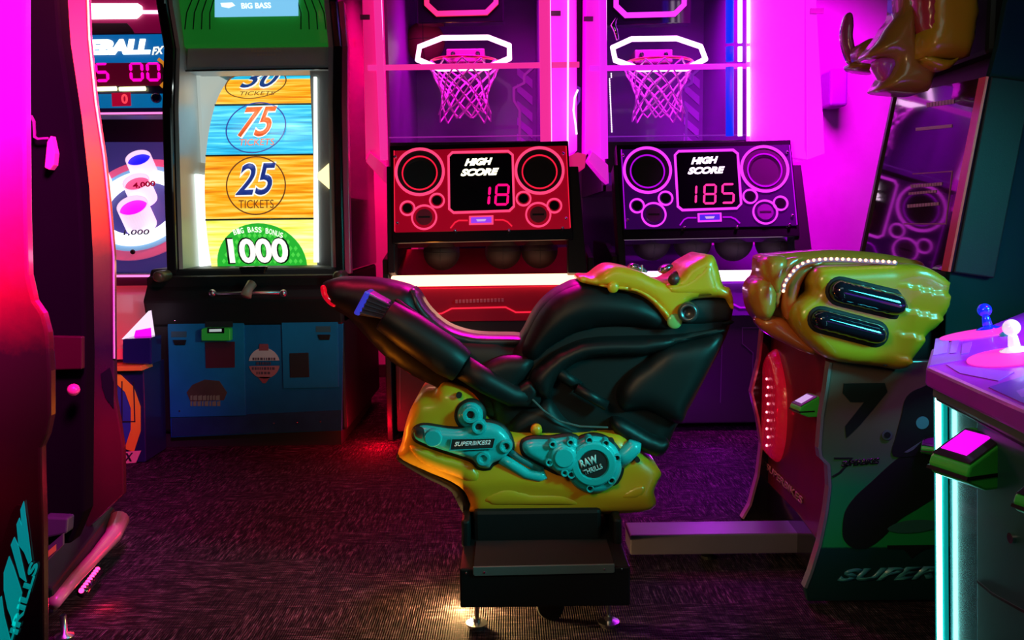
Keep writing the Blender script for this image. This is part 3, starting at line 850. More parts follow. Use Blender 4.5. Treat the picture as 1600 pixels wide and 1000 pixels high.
# drum
R_ = 0.98; zc = at(400, 330, 5.55).z; yc = 5.50 + R_
xa = at(319, 300, 5.5).x; xb = at(489, 300, 5.5).x
def dp(x, ang, r=R_): return Vector((x, yc - math.cos(ang) * r, zc + math.sin(ang) * r))
D = math.radians
wood_o = plank_mat('lit_orange_planks', [(0.30, (0.75, 0.16, 0.0)), (0.48, (1.0, 0.42, 0.01)), (0.62, (1.0, 0.68, 0.10)), (0.8, (1.0, 0.85, 0.35))], 1.1)
wood_b = plank_mat('lit_blue_planks', [(0.28, (0.0, 0.22, 0.5)), (0.48, (0.02, 0.55, 0.90)), (0.65, (0.15, 0.85, 1.0)), (0.85, (0.6, 1.0, 1.0))], 1.1)
wood_y = plank_mat('lit_yellow_planks', [(0.3, (0.75, 0.75, 0.05)), (0.5, (1.0, 1.0, 0.22)), (0.75, (1.0, 1.0, 0.6))], 1.15)
segs = [(-27, -3, wood_y), (-3, 21, wood_o), (21, 45, wood_b), (45, 69, wood_o), (69, 93, wood_b), (-51, -27, wood_o)]
for a0, a1, m in segs:
    b = MB(); n = 8
    prof = [dp(xa, D(a0 + 0.25 + (a1 - a0 - .5) * i / n)) for i in range(n + 1)] + [dp(xa, D(a1 - 0.25 - (a1 - a0 - .5) * i / n), R_ - .02) for i in range(n + 1)]
    o = b.prism(prof, (xb - xa, 0, 0)).build('wheel_segment', m, root)
MB().lathe((xa + .02, yc, zc), (1, 0, 0), [(0, 0.05), (0, R_ - .03), (xb - xa - .04, R_ - .03), (xb - xa - .04, 0.05)], 64).build('wheel_core', M_blackmatte, root) if False else None
for a in (-3, 21, 45):
    MB().tube([dp(xa, D(a), R_ + .004), dp(xb, D(a), R_ + .004)], 0.006, 6).build('segment_divider', mat('dark_divider', (0.02, 0.04, 0.05)), root)
def seg_plane(a, r=R_ + .006):
    a = D(a); o = dp((xa + xb) / 2, a, r); return Plane(o, (1, 0, 0), (0, math.sin(a), math.cos(a)))
def oval(pl, cx, cy, rx, ry, wd, m, nm='oval_outline'):
    c = pl.L(cx, cy); u = (pl.L(cx + rx, cy) - c).length; v = (pl.L(cx, cy - ry) - c).length
    band(nm, pl, [c + Vector((math.cos(t) * u, math.sin(t) * v)) for t in (2 * math.pi * i / 44 for i in range(44))], wd, 0.0, 0.002, m, root)
navy = mat('navy_ink', (0.02, 0.03, 0.20), rough=0.4, var=0); orangeI = mat('orange_ink', (0.8, 0.12, 0.03), rough=0.4, emit=(0.75, 0.10, 0.02), es=0.8)
navyE = mat('navy_lit_ink', (0.02, 0.03, 0.25), rough=0.4, emit=(0.01, 0.03, 0.22), es=0.9)
halo = glow('white_ink', (1.0, 1.0, 0.9), 1.1); dimI = mat('brown_ink', (0.25, 0.08, 0.02), rough=0.4, emit=(0.20, 0.06, 0.02), es=0.6)
for a, s, cy, m, tm, hh in ((9, '25', 305, navyE, dimI, 50), (33, '75', 214, orangeI, orangeI, 46), (54, '30', 137, navyE, dimI, 28)):
    pl = seg_plane(a)
    tl = {'25': (368, 432), '75': (371, 428), '30': (374, 432)}[s]
    text('numeral_halo', pl, s, (tl[0] - 1, cy + 3), (tl[1] + 1, cy + 1), hh + 4, halo, root, w=0.001, depth=0.001, shear=0.3, bold=0.045)
    text('numeral', pl, s, (tl[0], cy + 1), (tl[1], cy - 1), hh, m, root, w=0.003, depth=0.001, shear=0.3, bold=0.012)
    by = {'25': 326, '75': 228, '30': 150}[s]
    text('word_tickets', pl, 'TICKETS', (373, by), (428, by - 1), {'25': 13, '75': 10, '30': 6}[s], tm, root, w=0.003, depth=0.001)
    oval(pl, 400, {'25': 290, '75': 199, '30': 130}[s], 46, {'25': 45, '75': 38, '30': 22}[s], 0.008, dimI if s != '75' else navyE)
pl = seg_plane(-13)
greenE = mat('green_lit_ink', (0.02, 0.4, 0.03), emit=(0.02, 0.42, 0.03), es=1.0)
c = pl.L(410, 415); u = (pl.L(480, 415) - c).length; v = (pl.L(410, 349) - c).length
poly('bonus_oval', pl, [c + Vector((math.cos(t) * u, math.sin(t) * v)) for t in (2 * math.pi * i / 48 for i in range(48))], 0.0, 0.002, greenE, root, local=True)
ck = MB()
for i in range(-8, 9):
    for j in range(0, 6):
        x = 410 + i * 8 + (4 if j % 2 else 0); y = 358 + j * 10
        if ((x - 410) / 62) ** 2 + ((y - 415) / 58) ** 2 < 1:
            ck.prism([pl.px(*q, .002) for q in ((x, y - 4), (x + 3, y), (x, y + 4), (x - 3, y))], (0, -.001, 0))
ck.build('bonus_pattern', mat('bright_green_ink', (0.1, 0.7, 0.1), emit=(0.10, 0.8, 0.08), es=0.8), root)
text('bonus_numeral_shadow', pl, '1000', (357, 413), (455, 412), 42, mat('black_ink', (0.0, 0.02, 0.0), var=0), root, w=0.003, depth=0.001, bold=0.06)
text('bonus_numeral', pl, '1000', (360, 411), (452, 410), 38, halo, root, w=0.005, depth=0.001, bold=0.035)
words = 'BIG BASS BONUS'
n = len(words)
for i, chh in enumerate(words):
    if chh == ' ': continue
    t = (i - (n - 1) / 2) / (n / 2)
    x = 404 + t * 38; y = 363 + 7 * t * t
    text('bonus_word_letter', pl, chh, (x - 2.4, y + t * 2 * 1), (x + 2.4, y + t * 2 * 1 + t * 1.2), 8.5, halo, root, w=0.004, depth=0.001, bold=0.02)
# side light panels at left; glowing shapes for reflected and lit patches at right
li = glow('cool_white_light', (0.88, 1.0, 0.93), 2.2)
y = Yw + .42
poly('inner_glow', Plane.front(5.50), [(491, 275), (514, 255), (514, 295)], -0.02, 0, glow('warm_reflection', (1.0, 0.85, 0.4), 1.6), root)  # yellow reflection drawn as a glowing triangle
poly('inner_glow', Plane.front(5.50), [(490, 120), (494, 120), (497, 410), (490, 410)], -0.02, 0, li, root)  # white-lit drum flank drawn as a glowing strip
xl_ = hp.px(290, 250).x + .004
for ya, yb, za, zb2 in ((5.50, 6.2, .04, .62), (5.62, 6.2, .70, 1.30)):
    MB().box(xl_, xl_ + .02, ya, yb, zt + za, zt + zb2).build('inner_glow', li if za < .1 else glow('soft_inner_light', (.85, 1, .92), .45), root)
MB().box(hp.px(286, 0).x, xa - .005, 6.25, 6.28, zt, zt + 1.4).build('inner_panel', mat('inner_pale', (0.25, 0.26, 0.26), rough=0.4), root)
area('prize_wheel_lamp', ((xa + xb) / 2, Yw + .36, zt + 1.24), ((xa + xb) / 2, Yw + .5, zt + .5), .5, (.9, 1, .95), 2.2, size_y=.08)
MB().box(xb + .005, hp.px(525, 0).x, 5.52, 5.55, zt, zt + 1.4).build('inner_panel', mat('inner_grey', (0.30, 0.31, 0.31), rough=0.3, metal=0.3), root)
poly('glass', Plane.front(Yw + .26), [(287, 56), (522, 52), (527, 412), (285, 415)], -0.006, 0, mat('clear_glass', (1, 1, 1), rough=0.02, trans=1.0, var=0), root) if False else None

# ================================================================== alley roller game behind it
root = thing('alley_roller_game', 'alley ball roller game with lit ring target and cups beside the wheel game', 'arcade machine', (at(190, 725, 4.8).x, 4.8, 0))
Ys = 6.6
tp = Plane(at(215, 330, Ys), (1, 0, 0), (0, 0.75, 1))
xA = at(60, 600, Ys).x; xB = at(268, 600, Ys).x
M_purp = mat('target_purple', (0.06, 0.05, 0.25), rough=0.4, emit=(0.05, 0.04, 0.24), es=0.5)
poly('target_board', tp, [(60, 222), (276, 222), (276, 424), (60, 424)], -0.02, 0.0, M_purp, root)
def ringband(nm, cx, cy, ro, ri, m, w, sq=1.0):
    c = tp.L(cx, cy); k = (tp.L(cx + 1, cy) - c).length
    n = 56; b = MB()
    O = [c + Vector((math.cos(t) * ro * k, math.sin(t) * ro * k * sq)) for t in (2 * math.pi * i / n for i in range(n))]
    I = [c + Vector((math.cos(t) * ri * k, math.sin(t) * ri * k * sq)) for t in (2 * math.pi * i / n for i in range(n))]
    for i in range(n):
        j = (i + 1) % n
        b.bm.faces.new([b.bm.verts.new(tp.P(p, w)) for p in (O[i], O[j], I[j], I[i])])
        b.bm.faces.new([b.bm.verts.new(tp.P(p, q)) for p, q in ((O[i], w), (O[j], w), (O[j], 0), (O[i], 0))])
        b.bm.faces.new([b.bm.verts.new(tp.P(p, q)) for p, q in ((I[i], w), (I[j], w), (I[j], 0), (I[i], 0))])
    b.build(nm, m, root)
Gring = glow('target_ring_light', (0.85, 0.88, 1.0), 1.5)
ringband('pink_outer_ring', 222, 326, 98, 82, mat('target_pink', (0.75, 0.12, 0.28), rough=0.4, emit=(0.8, 0.12, 0.30), es=0.5), 0.01, 1.0)
ringband('pale_blue_ring', 222, 326, 82, 74, mat('target_blue', (0.2, 0.45, 0.7), emit=(0.25, 0.5, 0.85), es=0.6), 0.02, 1.0)
ringband('white_ring', 222, 328, 72, 54, Gring, 0.05, 1.0)
def cup(px, py, r, h, colr, lab, es=1.0):
    c = tp.px(px, py); ax = (tp.w + Vector((0, 0, .25))).normalized()
    c = c - ax * 0
    k = (tp.L(px + 1, py) - tp.L(px, py)).length; R = r * k
    wallm = mat('cup_white', (0.8, 0.7, 0.8), rough=.4, emit=(1.0, 0.75, 1.0), es=0.85)
    MB().lathe(c, ax, [(0, R * 1.02), (h, R), (h, R * .93), (h * .55, R * .90)], 36).build('cup', wallm, root, smooth=False)
    MB().lathe(c, ax, [(h * .8, 0), (h * .8, R * .93)], 36).build('cup_light', glow('cup_light_' + lab, colr, es), root)
cup(228, 275, 19, 0.18, (0.0, 0.0, 1.0), 'blue', 1.2)
cup(225, 312, 20, 0.18, (1.0, 0.10, 0.30), 'red', 1.0)
cup(221, 352, 23, 0.20, (1.0, 0.0, 1.0), 'magenta', 1.2)
cup(160, 290, 16, 0.18, (1, 1, 1), 'white', 1.2)
fr = Plane.front(6.1)
text('target_print_thousand', tp, '1,000', (199, 378), (238, 377), 9, mat('ink_dark', (0.05, 0.05, 0.15)), root, w=0.075, bold=0.01)
cpl = Plane.front(6.3)
text('cup_print', Plane(tp.px(225, 300, .22), (1, 0, 0), (0, .3, 1)), '4,000', (208, 296), (243, 292), 10, mat('ink_red', (0.45, 0.0, 0.05), emit=(0.4, 0, 0.03), es=.5), root, w=0.0, bold=0.03)
MB().ball(tp.px(209, 396, .02), 0.018).build('target_bolt', M_blackmatte, root, smooth=True)
# header: signs and score
hd = Plane.front(5.9)
poly('header_case', hd, [(60, -150), (274, -150), (274, 180), (60, 180)], -0.25, 0.0, mat('dark_navy', (0.03, 0.02, 0.09), rough=0.3, coat=.4), root, bevel=0.008)
poly('upper_sign', hd, [(60, -150), (272, -150), (272, 52), (60, 52)], 0.0, 0.01, mat('crimson_panel', (0.35, 0.02, 0.10), rough=0.3, emit=(0.25, 0.0, 0.05), es=.5), root)
poly('lit_lozenge', hd, [(60, 7), (218, 7), (224, 11), (225, 22), (216, 30), (60, 32)], 0.01, 0.035, glow('white_sign_light', (1, 1, 1), 3.0), root, bevel=0.006)
band('neon_outline', hd, [(225, 20), (258, 20), (263, 16), (265, -60)], 0.020, 0.01, 0.03, glow('pink_white_neon', (1.0, 0.45, 0.85), 2.4), root, closed=False, local=False)
poly('upper_sign_shape', hd, [(60, 37), (200, 37), (208, 46), (212, 54), (60, 56)], 0.01, 0.016, mat('maroon_shape', (0.10, 0.02, 0.05)), root)
poly('name_sign', hd, [(60, 57), (276, 54), (276, 98), (60, 100)], 0.0, 0.02, glow('blue_sign', (0.0, 0.13, 0.42), 0.9), root)
text('name_lettering', hd, 'SKEEBALL', (84, 88), (238, 86), 24, glow('ice_white', (0.75, 0.97, 1.0), 2.6), root, w=0.022, depth=0.01, shear=0.2, bold=0.07)
text('fx_lettering', hd, 'FX', (240, 87), (260, 85), 12, glow('cream_white', (1, 1, 0.75), 1.4), root, w=0.024, shear=0.4, bold=0.03)
poly('score_window', hd, [(60, 92), (252, 92), (252, 134), (60, 136)], 0.0, 0.014, mat('score_glass', (0.10, 0.01, 0.02), rough=0.2, emit=(0.06, 0.0, 0.01), es=1), root)
for a_ in (('5', 151, 98, 171, 129), ('0', 205, 97, 225, 128), ('0', 231, 97, 251, 128)):
    dg = MB(); digit(dg, hd, *a_, 0.016, t=.2)
    dg.build('score_digit', glow('hot_pink_digit', (1.0, 0.0, 0.42), 1.6), root)
band('orange_arc', hd, [(249, 93), (258, 100), (263, 115), (261, 128), (253, 136)], 0.022, 0.01, 0.022, mat('orange_arc', (0.9, 0.35, 0.05), emit=(0.8, 0.28, 0.02), es=.7), root, closed=False, local=False)
for a, b in ((152, 184), (189, 229)):
    MB().tube([hd.px(a, 140, .02), hd.px(b, 139, .02)], 0.014, 8).build('yellow_lamp', glow('yellow_white', (1.0, 1.0, 0.45), 2.4), root, smooth=True)
poly('lower_sign', hd, [(60, 148), (274, 147), (274, 168), (60, 170)], 0.0, 0.018, glow('blue_strip', (0.0, 0.16, 0.42), 0.8), root)
poly('lower_sign_window', hd, [(177, 146), (206, 145), (207, 166), (178, 167)], 0.018, 0.026, glow('red_window', (0.45, 0.0, 0.03), 0.8), root)
text('lower_sign_digit', hd, '0', (193, 163), (203, 163), 15, glow('red_digit', (1.0, 0.05, 0.08), 1.2), root, w=0.028, bold=.03)
MB().ball(hd.px(247, 154, .03), 0.035).build('sign_ball', mat('navy_ball', (0.0, 0.01, 0.15), rough=.2), root, smooth=True)
MB().tube([hd.px(60, 179, .02), hd.px(272, 177, .02)], 0.007, 8).build('pink_line_light', glow('pink_line', (1.0, 0.2, 0.6), 1.5), root)
MB().box(xA - .1, xB + .12, 7.3, 7.4, 0, 3.3).build('rear_board', mat('plum_back', (0.06, 0.035, 0.09), rough=.5), root)
# side wall, lane and front
zc_ = at(215, 432, 5.9).z
MB().box(xA, at(268, 430, 5.9).x, 5.85, 5.95, zc_ - .25, zc_ + .02).build('target_lip', mat('plum_lip', (0.10, 0.02, 0.08), rough=.3, coat=.4), root, bevel=.01)
MB().tube([at(60, 432, 5.84), at(240, 431, 5.84)], 0.008, 8).build('pink_line_light', glow('pink_line', (1.0, 0.2, 0.6), 1.5), root)
laneM = mat('lane_coral', (0.70, 0.10, 0.14), rough=.35, coat=.3, emit=(0.5, 0.03, 0.05), es=.35)
a = at(178, 452, 5.8); b_ = at(232, 452, 5.8)
MB().hull([(at(60, 575, 4.85).x, 4.85, .60), (at(203, 575, 4.85).x, 4.85, .60), (at(250, 450, 5.84).x, 5.84, .74), (at(60, 450, 5.84).x, 5.84, .74),
           (at(60, 575, 4.85).x, 4.85, .66), (at(203, 575, 4.85).x, 4.85, .66), (at(250, 450, 5.84).x, 5.84, .95), (at(60, 450, 5.84).x, 5.84, .95)]).build('lane', laneM, root)
sp_ = Plane.front(4.83)
poly('lane_cheek', Plane.front(4.95), [(190, 530), (232, 486), (238, 528)], -0.04, 0, glow('cheek_light', (1.0, 0.75, 1.0), 1.1), root)
poly('lane_cheek_glow', Plane.front(4.94), [(210, 527), (213, 516), (236, 512), (237, 527)], 0.0, 0.01, glow('magenta_patch', (1.0, 0.0, 1.0), 1.0), root)
poly('ball_return', sp_, [(191, 530), (236, 528), (236, 570), (191, 568)], -0.15, 0, mat('ball_return_blue', (0.01, 0.01, 0.10), rough=.2, coat=.5), root, bevel=.008)
poly('front_panel', sp_, [(60, 578), (224, 574), (228, 722), (60, 730)], -0.30, 0, mat('navy_front', (0.012, 0.015, 0.07), rough=.3, coat=.3), root, bevel=.006)
poly('front_ledge', sp_, [(60, 572), (226, 570), (228, 577), (60, 580)], -0.1, 0.05, mat('orange_ledge', (0.75, 0.30, 0.04), rough=.4), root, bevel=.003)
poly('blue_disc', sp_, [(60, 586), (180, 586), (200, 606), (209, 640), (207, 680), (198, 700), (60, 705)], 0, 0.005, mat('front_blue', (0.03, 0.08, 0.32), rough=.3, coat=.3), root)
band('yellow_arc', sp_, [(160, 588), (186, 592), (203, 608), (213, 636), (213, 672), (203, 703)], 0.055, 0.005, 0.010, mat('front_yellow', (0.85, 0.50, 0.03), rough=.3, coat=.3), root, closed=False, local=False)
band('door_line', sp_, [(192, 595), (192, 658), (212, 658), (210, 596)], 0.006, 0.010, 0.012, M_blackmatte, root, closed=False, local=False)
poly('front_badge', sp_, [(188, 706), (222, 703), (214, 722), (186, 724)], 0.010, 0.014, mat('badge_tan', (0.70, 0.55, 0.30)), root)
text('front_fx', sp_, 'FX', (190, 721), (212, 719), 13, M_blackmatte, root, w=0.014, shear=.4, bold=.03)

# ================================================================== ride-on motorcycle
YC = 3.22
bike = thing('ride_on_motorcycle', 'black and yellow ride-on arcade motorcycle on a low black platform', 'arcade motorcycle', (at(850, 900, YC).x, YC, 0))
M_fair = mat('satin_black_fairing', (0.005, 0.006, 0.007), rough=0.46, var=0.1, spec=0.4)
M_fair2 = mat('matte_black_fairing', (0.006, 0.007, 0.008), rough=0.5, var=0.1, spec=0.35)
M_tank = mat('charcoal_tank', (0.004, 0.005, 0.006), rough=0.5, spec=0.3)
M_yel = mat('yellow_bodywork', (0.80, 0.38, 0.012), rough=0.35, coat=0.35, var=0.06, bump=0.03, bscale=90)
M_teal = mat('turquoise_engine_paint', (0.010, 0.50, 0.52), rough=0.38, coat=0.3)
M_tealdk = mat('turquoise_recess', (0.015, 0.20, 0.21), rough=0.4)
M_rubber = mat('black_rubber', (0.012, 0.012, 0.012), rough=0.8)
def shell(nm, Y, pts, m, half, front, r, **k):
    """part whose near edge lies at Y and which is 2*half thick"""
    return puff(nm, Plane.front(Y), pts, m, bike, front=front, back=front, rim=half, w0=-half, r=r, **k)
# core silhouettes
shell('tail_section', 3.13, [(503, 446), (512, 438), (535, 436), (580, 438), (618, 445), (643, 455), (656, 478), (676, 500), (702, 518), (735, 527), (790, 532), (830, 545), (860, 600), (850, 660), (800, 668), (760, 655), (720, 640), (690, 610), (650, 590), (605, 560), (568, 522), (545, 497), (520, 482), (505, 468)], M_fair, 0.09, 0.05, 0.10, step=.022)
shell('main_body', 3.10, [(790, 560), (815, 530), (836, 492), (858, 467), (885, 450), (915, 441), (1000, 440), (1075, 448), (1138, 466), (1143, 498), (1128, 540), (1103, 588), (1078, 636), (1056, 668), (1034, 710), (1000, 696), (960, 686), (880, 688), (800, 684), (770, 650), (760, 600)], M_fair2, 0.12, 0.05, 0.10, step=.024)
# seat cushion
shell('seat', 3.12, [(640, 453), (650, 462), (664, 484), (686, 506), (712, 520), (750, 528), (812, 530), (806, 540), (750, 541), (706, 532), (672, 512), (648, 482)], mat('black_vinyl_seat', (0.03, 0.025, 0.03), rough=0.3, coat=0.2), 0.10, 0.02, 0.03, step=.012)
shell('seat_side_ridge', 3.065, [(622, 468), (650, 488), (715, 540), (710, 543), (645, 497), (618, 474)], M_fair, 0.02, 0.015, 0.012, step=.014)
# tail light
shell('tail_light', 3.10, [(501, 448), (507, 447), (514, 460), (523, 473), (522, 480), (512, 474), (503, 462)], mat('red_lens', (0.55, 0.01, 0.01), rough=0.15, coat=0.6, emit=(0.75, 0.0, 0.02), es=0.55), 0.09, 0.02, 0.02, step=.012)
# exhaust under the seat
Ye = 3.0
ex = MB().tube([at(602, 492, Ye), at(640, 517, Ye), at(700, 558, Ye), at(722, 573, Ye)], [0.058, 0.068, 0.070, 0.060], 24)
exo = ex.build('exhaust_silencer', M_fair, bike, smooth=True, bevel=0.004)
MB().tube([at(722, 573, Ye), at(760, 597, Ye + .01), at(800, 618, Ye + .02), at(840, 622, Ye + .05)], [0.045, 0.044, 0.040, 0.034], 20).build('exhaust_pipe', M_fair2, bike, smooth=True)
tip = Plane.front(2.985)
M_tip = mat('ribbed_tip_metal', (0.22, 0.22, 0.32), rough=0.3, metal=0.9)
e1 = poly('exhaust_tip', tip, [(575, 456), (607, 473), (612, 502), (604, 500), (556, 492)], -0.10, 0.0, M_tip, bike, bevel=0.008)
for k in range(5):
    f = k / 4
    a = (577 - 14 * f, 462 + 26 * f); b = (609 - 2 * f, 477 + 21 * f)
    MB().tube([tip.px(*a, .004), tip.px(*b, .004)], 0.0045, 6).build('tip_rib', M_tip, e1)
poly('exhaust_outlet', tip, [(571, 454), (579, 458), (561, 494), (552, 490)], -0.11, 0.006, mat('blue_lens', (0.04, 0.05, 0.55), rough=0.15, coat=0.6, emit=(0.05, 0.05, 0.7), es=0.55), bike, bevel=0.006)
# side fairings
shell('tank', 3.06, [(822, 530), (840, 494), (862, 468), (888, 452), (918, 444), (960, 448), (1005, 460), (1035, 482), (1052, 505), (1138, 500), (1136, 508), (1040, 516), (960, 512), (905, 520), (862, 542), (832, 566), (816, 552)], M_tank, 0.10, 0.075, 0.12, step=.022)
shell('side_fairing', 3.03, [(826, 592), (850, 562), (885, 540), (925, 528), (1000, 525), (1060, 523), (1128, 514), (1126, 522), (1070, 534), (1035, 548), (1000, 556), (955, 556), (912, 562), (884, 578), (866, 600), (858, 622), (842, 618)], M_fair, 0.05, 0.05, 0.05, step=.018)
shell('front_fairing', 3.03, [(1012, 562), (1040, 540), (1090, 530), (1130, 524), (1104, 586), (1078, 634), (1060, 662), (1010, 640), (972, 640), (965, 610), (985, 582)], M_fair, 0.05, 0.045, 0.07, step=.02)
shell('knee_guard', 3.045, [(770, 562), (800, 556), (832, 562), (826, 585), (806, 612), (790, 628), (762, 610), (742, 584)], M_fair2, 0.04, 0.035, 0.05, step=.018)
shell('frame_spar', 3.02, [(826, 594), (842, 606), (838, 622), (826, 634), (812, 632), (794, 622), (806, 606)], M_fair, 0.03, 0.02, 0.015, step=.014)
shell('belly_panel', 3.05, [(836, 634), (858, 622), (880, 650), (905, 668), (950, 676), (960, 684), (880, 688), (810, 684), (792, 672), (812, 644)], M_fair2, 0.05, 0.035, 0.05, step=.02)
shell('lower_cowl', 3.02, [(955, 655), (975, 655), (1020, 680), (1046, 690), (1034, 712), (1010, 708), (985, 694), (960, 676)], M_fair, 0.08, 0.03, 0.03, step=.016)
MB().tube([at(900, 606, 3.0), at(948, 634, 3.0)], 0.019, 12).build('frame_tube', M_fair, bike, smooth=True)
MB().tube([at(870, 580, 3.02), at(905, 604, 3.03)], 0.02, 12).build('frame_tube', M_fair2, bike, smooth=True)
MB().tube([at(*p, 3.0) for p in ((832, 624), (850, 642), (874, 658), (905, 666), (950, 668))], 0.0035, 6).build('brake_cable', mat('grey_cable', (0.10, 0.12, 0.12), rough=.4), bike)
MB().tube([at(*p, 3.0) for p in ((960, 552), (1000, 548), (1050, 533), (1120, 516))], 0.004, 6).build('fairing_seam', M_rubber, bike)
# yellow cowl
shell('dash_cowl', 3.03, [(906, 440), (911, 434), (927, 434), (942, 423), (957, 416), (978, 418), (1000, 424), (1018, 433), (1042, 441), (1058, 434), (1074, 416), (1090, 406), (1106, 398), (1116, 402), (1123, 422), (1130, 446), (1140, 450), (1145, 466), (1146, 484), (1139, 474), (1130, 466), (1096, 466), (1078, 470), (1066, 482), (1065, 500), (1058, 508), (1048, 508), (1036, 494), (1018, 473), (996, 460), (970, 454), (948, 450), (928, 446)], M_yel, 0.14, 0.03, 0.035, step=.016, n=4)
shell('cowl_ridge', 3.01, [(936, 446), (960, 452), (992, 456), (1016, 470), (1036, 492), (1048, 506), (1052, 500), (1040, 482), (1018, 462), (994, 450), (960, 446)], M_yel, 0.02, 0.016, 0.014, step=.008, n=4)
shell('cowl_peak', 3.015, [(1040, 446), (1062, 440), (1084, 428), (1102, 410), (1112, 408), (1120, 440), (1122, 458), (1096, 462), (1066, 464), (1046, 460)], M_yel, 0.02, 0.02, 0.03, step=.014, n=4)
MB().ball(at(958, 449, 3.0), 0.020, (1, .5, 1)).build('cowl_screw_boss', M_yel, bike, smooth=True)
MB().ball(at(1054, 502, 3.0), 0.027, (1, .35, 1)).build('cowl_foot', mat('pale_green_foot', (0.25, 0.45, 0.12), rough=.3, coat=.5), bike, smooth=True)
shell('bar_recess', 3.05, [(1066, 470), (1095, 467), (1134, 467), (1143, 486), (1138, 500), (1100, 506), (1066, 506)], M_blackmatte, 0.05, 0.01, 0.01, step=.02, smoothpts=False)
MB().lathe(at(1076, 486, 3.03), (-.25, -1, 0), [(0, .034), (.02, .036), (.05, .036), (.06, .030), (.062, .022), (.04, .018), (.04, 0)], 28).build('bar_end', mat('gunmetal', (0.12, 0.13, 0.14), rough=.3, metal=.7), bike, smooth=True)
MB().tube([at(1052, 437, 3.0), at(1060, 427, 3.25), at(1058, 428, 3.5)], 0.019, 12).build('handlebar', mat('dark_red_grip', (0.10, 0.02, 0.02), rough=.4), bike, smooth=True)
shell('near_control', 3.12, [(984, 416), (992, 412), (1006, 418), (1012, 426), (998, 424), (988, 422)], mat('chrome_blue_grey', (0.35, 0.38, 0.5), rough=.2, metal=.9), 0.03, 0.01, 0.01, step=.01)
shell('far_control', 3.12, [(1032, 424), (1036, 417), (1048, 413), (1052, 417), (1044, 424), (1036, 428)], mat('chrome_blue_grey', (0.35, 0.38, 0.5), rough=.2, metal=.9), 0.03, 0.01, 0.01, step=.01)
MB().tube([at(1003, 424, 3.1), at(1003, 414, 3.1)], 0.004, 6).build('control_stalk', M_metal, bike)
# engine pod
def pod_relief(x, z):
    # flowing swell along the belly of the pod and a hollow at the nose
    px = (x / 3.0) * F + 800
    v = 0.012 * math.exp(-((z - ZB - 0.10 - 0.03 * math.sin((px - 700) / 60)) / 0.035) ** 2)
    return v
ep = Plane.front(3.0)
ZB = 0.0
e = ep.L(850, 800); ZB = e.y
pod = shell('engine_cowl', 3.0, [(624, 714), (628, 690), (634, 662), (644, 634), (656, 624), (676, 620), (688, 606), (702, 604), (722, 611), (742, 626), (754, 644), (762, 662), (790, 676), (830, 678), (900, 679), (962, 679), (980, 688), (998, 706), (1016, 722), (1033, 738), (1028, 752), (1022, 768), (1025, 786), (1015, 797), (975, 802), (880, 804), (746, 802), (736, 790), (726, 768), (704, 752), (664, 735)], M_yel, 0.19, 0.035, 0.06, step=.018, n=4, relief=pod_relief)
shell('lower_trim', 3.02, [(623, 714), (662, 737), (702, 756), (722, 774), (733, 800), (745, 806), (724, 802), (712, 780), (700, 764), (660, 744), (624, 722)], M_rubber, 0.17, 0.01, 0.01, step=.018, n=3)
Y1 = 2.962
def onpod(nm, pts, m, h, r, dy=0.0, step=.012, n=5, smoothpts=True, parent=None, rim=0.012):
    return puff(nm, Plane.front(Y1 + dy), pts, m, parent or bike, front=h, back=0.0, rim=rim, w0=0.0, r=r, step=step, n=n, smoothpts=smoothpts, flatback=True)
def grow(pts, g):
    c = Vector((sum(p[0] for p in pts) / len(pts), sum(p[1] for p in pts) / len(pts)))
    out = []; n = len(pts)
    for i in range(n):
        a = Vector(pts[i - 1]); b = Vector(pts[(i + 1) % n]); t = (b - a).normalized()
        out.append(tuple(Vector(pts[i]) + Vector((t.y, -t.x)) * g))
    return out
swing = [(648, 672), (662, 664), (700, 669), (722, 669), (738, 661), (765, 660), (785, 668), (797, 685), (799, 700), (786, 715), (770, 722), (763, 730), (748, 728), (735, 716), (690, 701), (665, 692), (650, 684)]
mid = [(817, 692), (832, 686), (860, 686), (890, 682), (904, 690), (906, 715), (896, 736), (880, 742), (862, 732), (832, 716), (819, 706)]
def circpx(x, y, r, n=22): return [(x + math.cos(2 * math.pi * i / n) * r, y + math.sin(2 * math.pi * i / n) * r) for i in range(n)]
gk = mat('gasket_black', (0.01, 0.015, 0.012), rough=.5)
for nm, pts, g in (('gasket', swing, 4.5), ('gasket', mid, 5), ):
    onpod(nm, grow(pts, g), gk, 0.004, 0.01, dy=0.012, step=.02)
onpod('gasket', circpx(927, 725, 48, 30), gk, 0.004, 0.01, dy=.012, step=.02)
onpod('gasket', circpx(735, 648, 25), gk, 0.004, 0.01, dy=.012, step=.02)
sw = onpod('swingarm_cover', swing, M_teal, 0.020, 0.03)
onpod('shock_mount', circpx(735, 648, 20), M_teal, 0.018, 0.015)
def boss(x, y, r, nm='bolt_boss', hole=0.45, dy=-0.030, parent=None, h=0.012):
    p = Plane.front(Y1 + dy)
    c = p.L(x, y); R = (p.L(x + r, y) - c).length
    o = MB().lathe(p.P(c, -0.03), p.w, [(0, R), (0.03, R), (0.03 + h, R * .88), (0.03 + h, R * (hole + .12)), (0.03 + h * .4, R * hole), (0.01, R * hole)], 26).build(nm, M_teal, parent or bike, smooth=False, bevel=0.0015)
    MB().lathe(p.P(c, 0.0), p.w, [(0, R * hole), (0.002, 0)], 20).build('bolt_hole', M_rubber, o)
    return o
boss(735, 648, 14, hole=.4, dy=-.034); boss(748, 667, 12); boss(790, 697, 11); boss(755, 716, 12, hole=.4); 
o = MB().lathe(Plane.front(Y1 - .02).px(677, 683), (0, -1, 0), [(-.01, .032), (.012, .032), (.02, .028), (.02, 0)], 28).build('pivot_cap', M_teal, bike, smooth=False, bevel=.002)
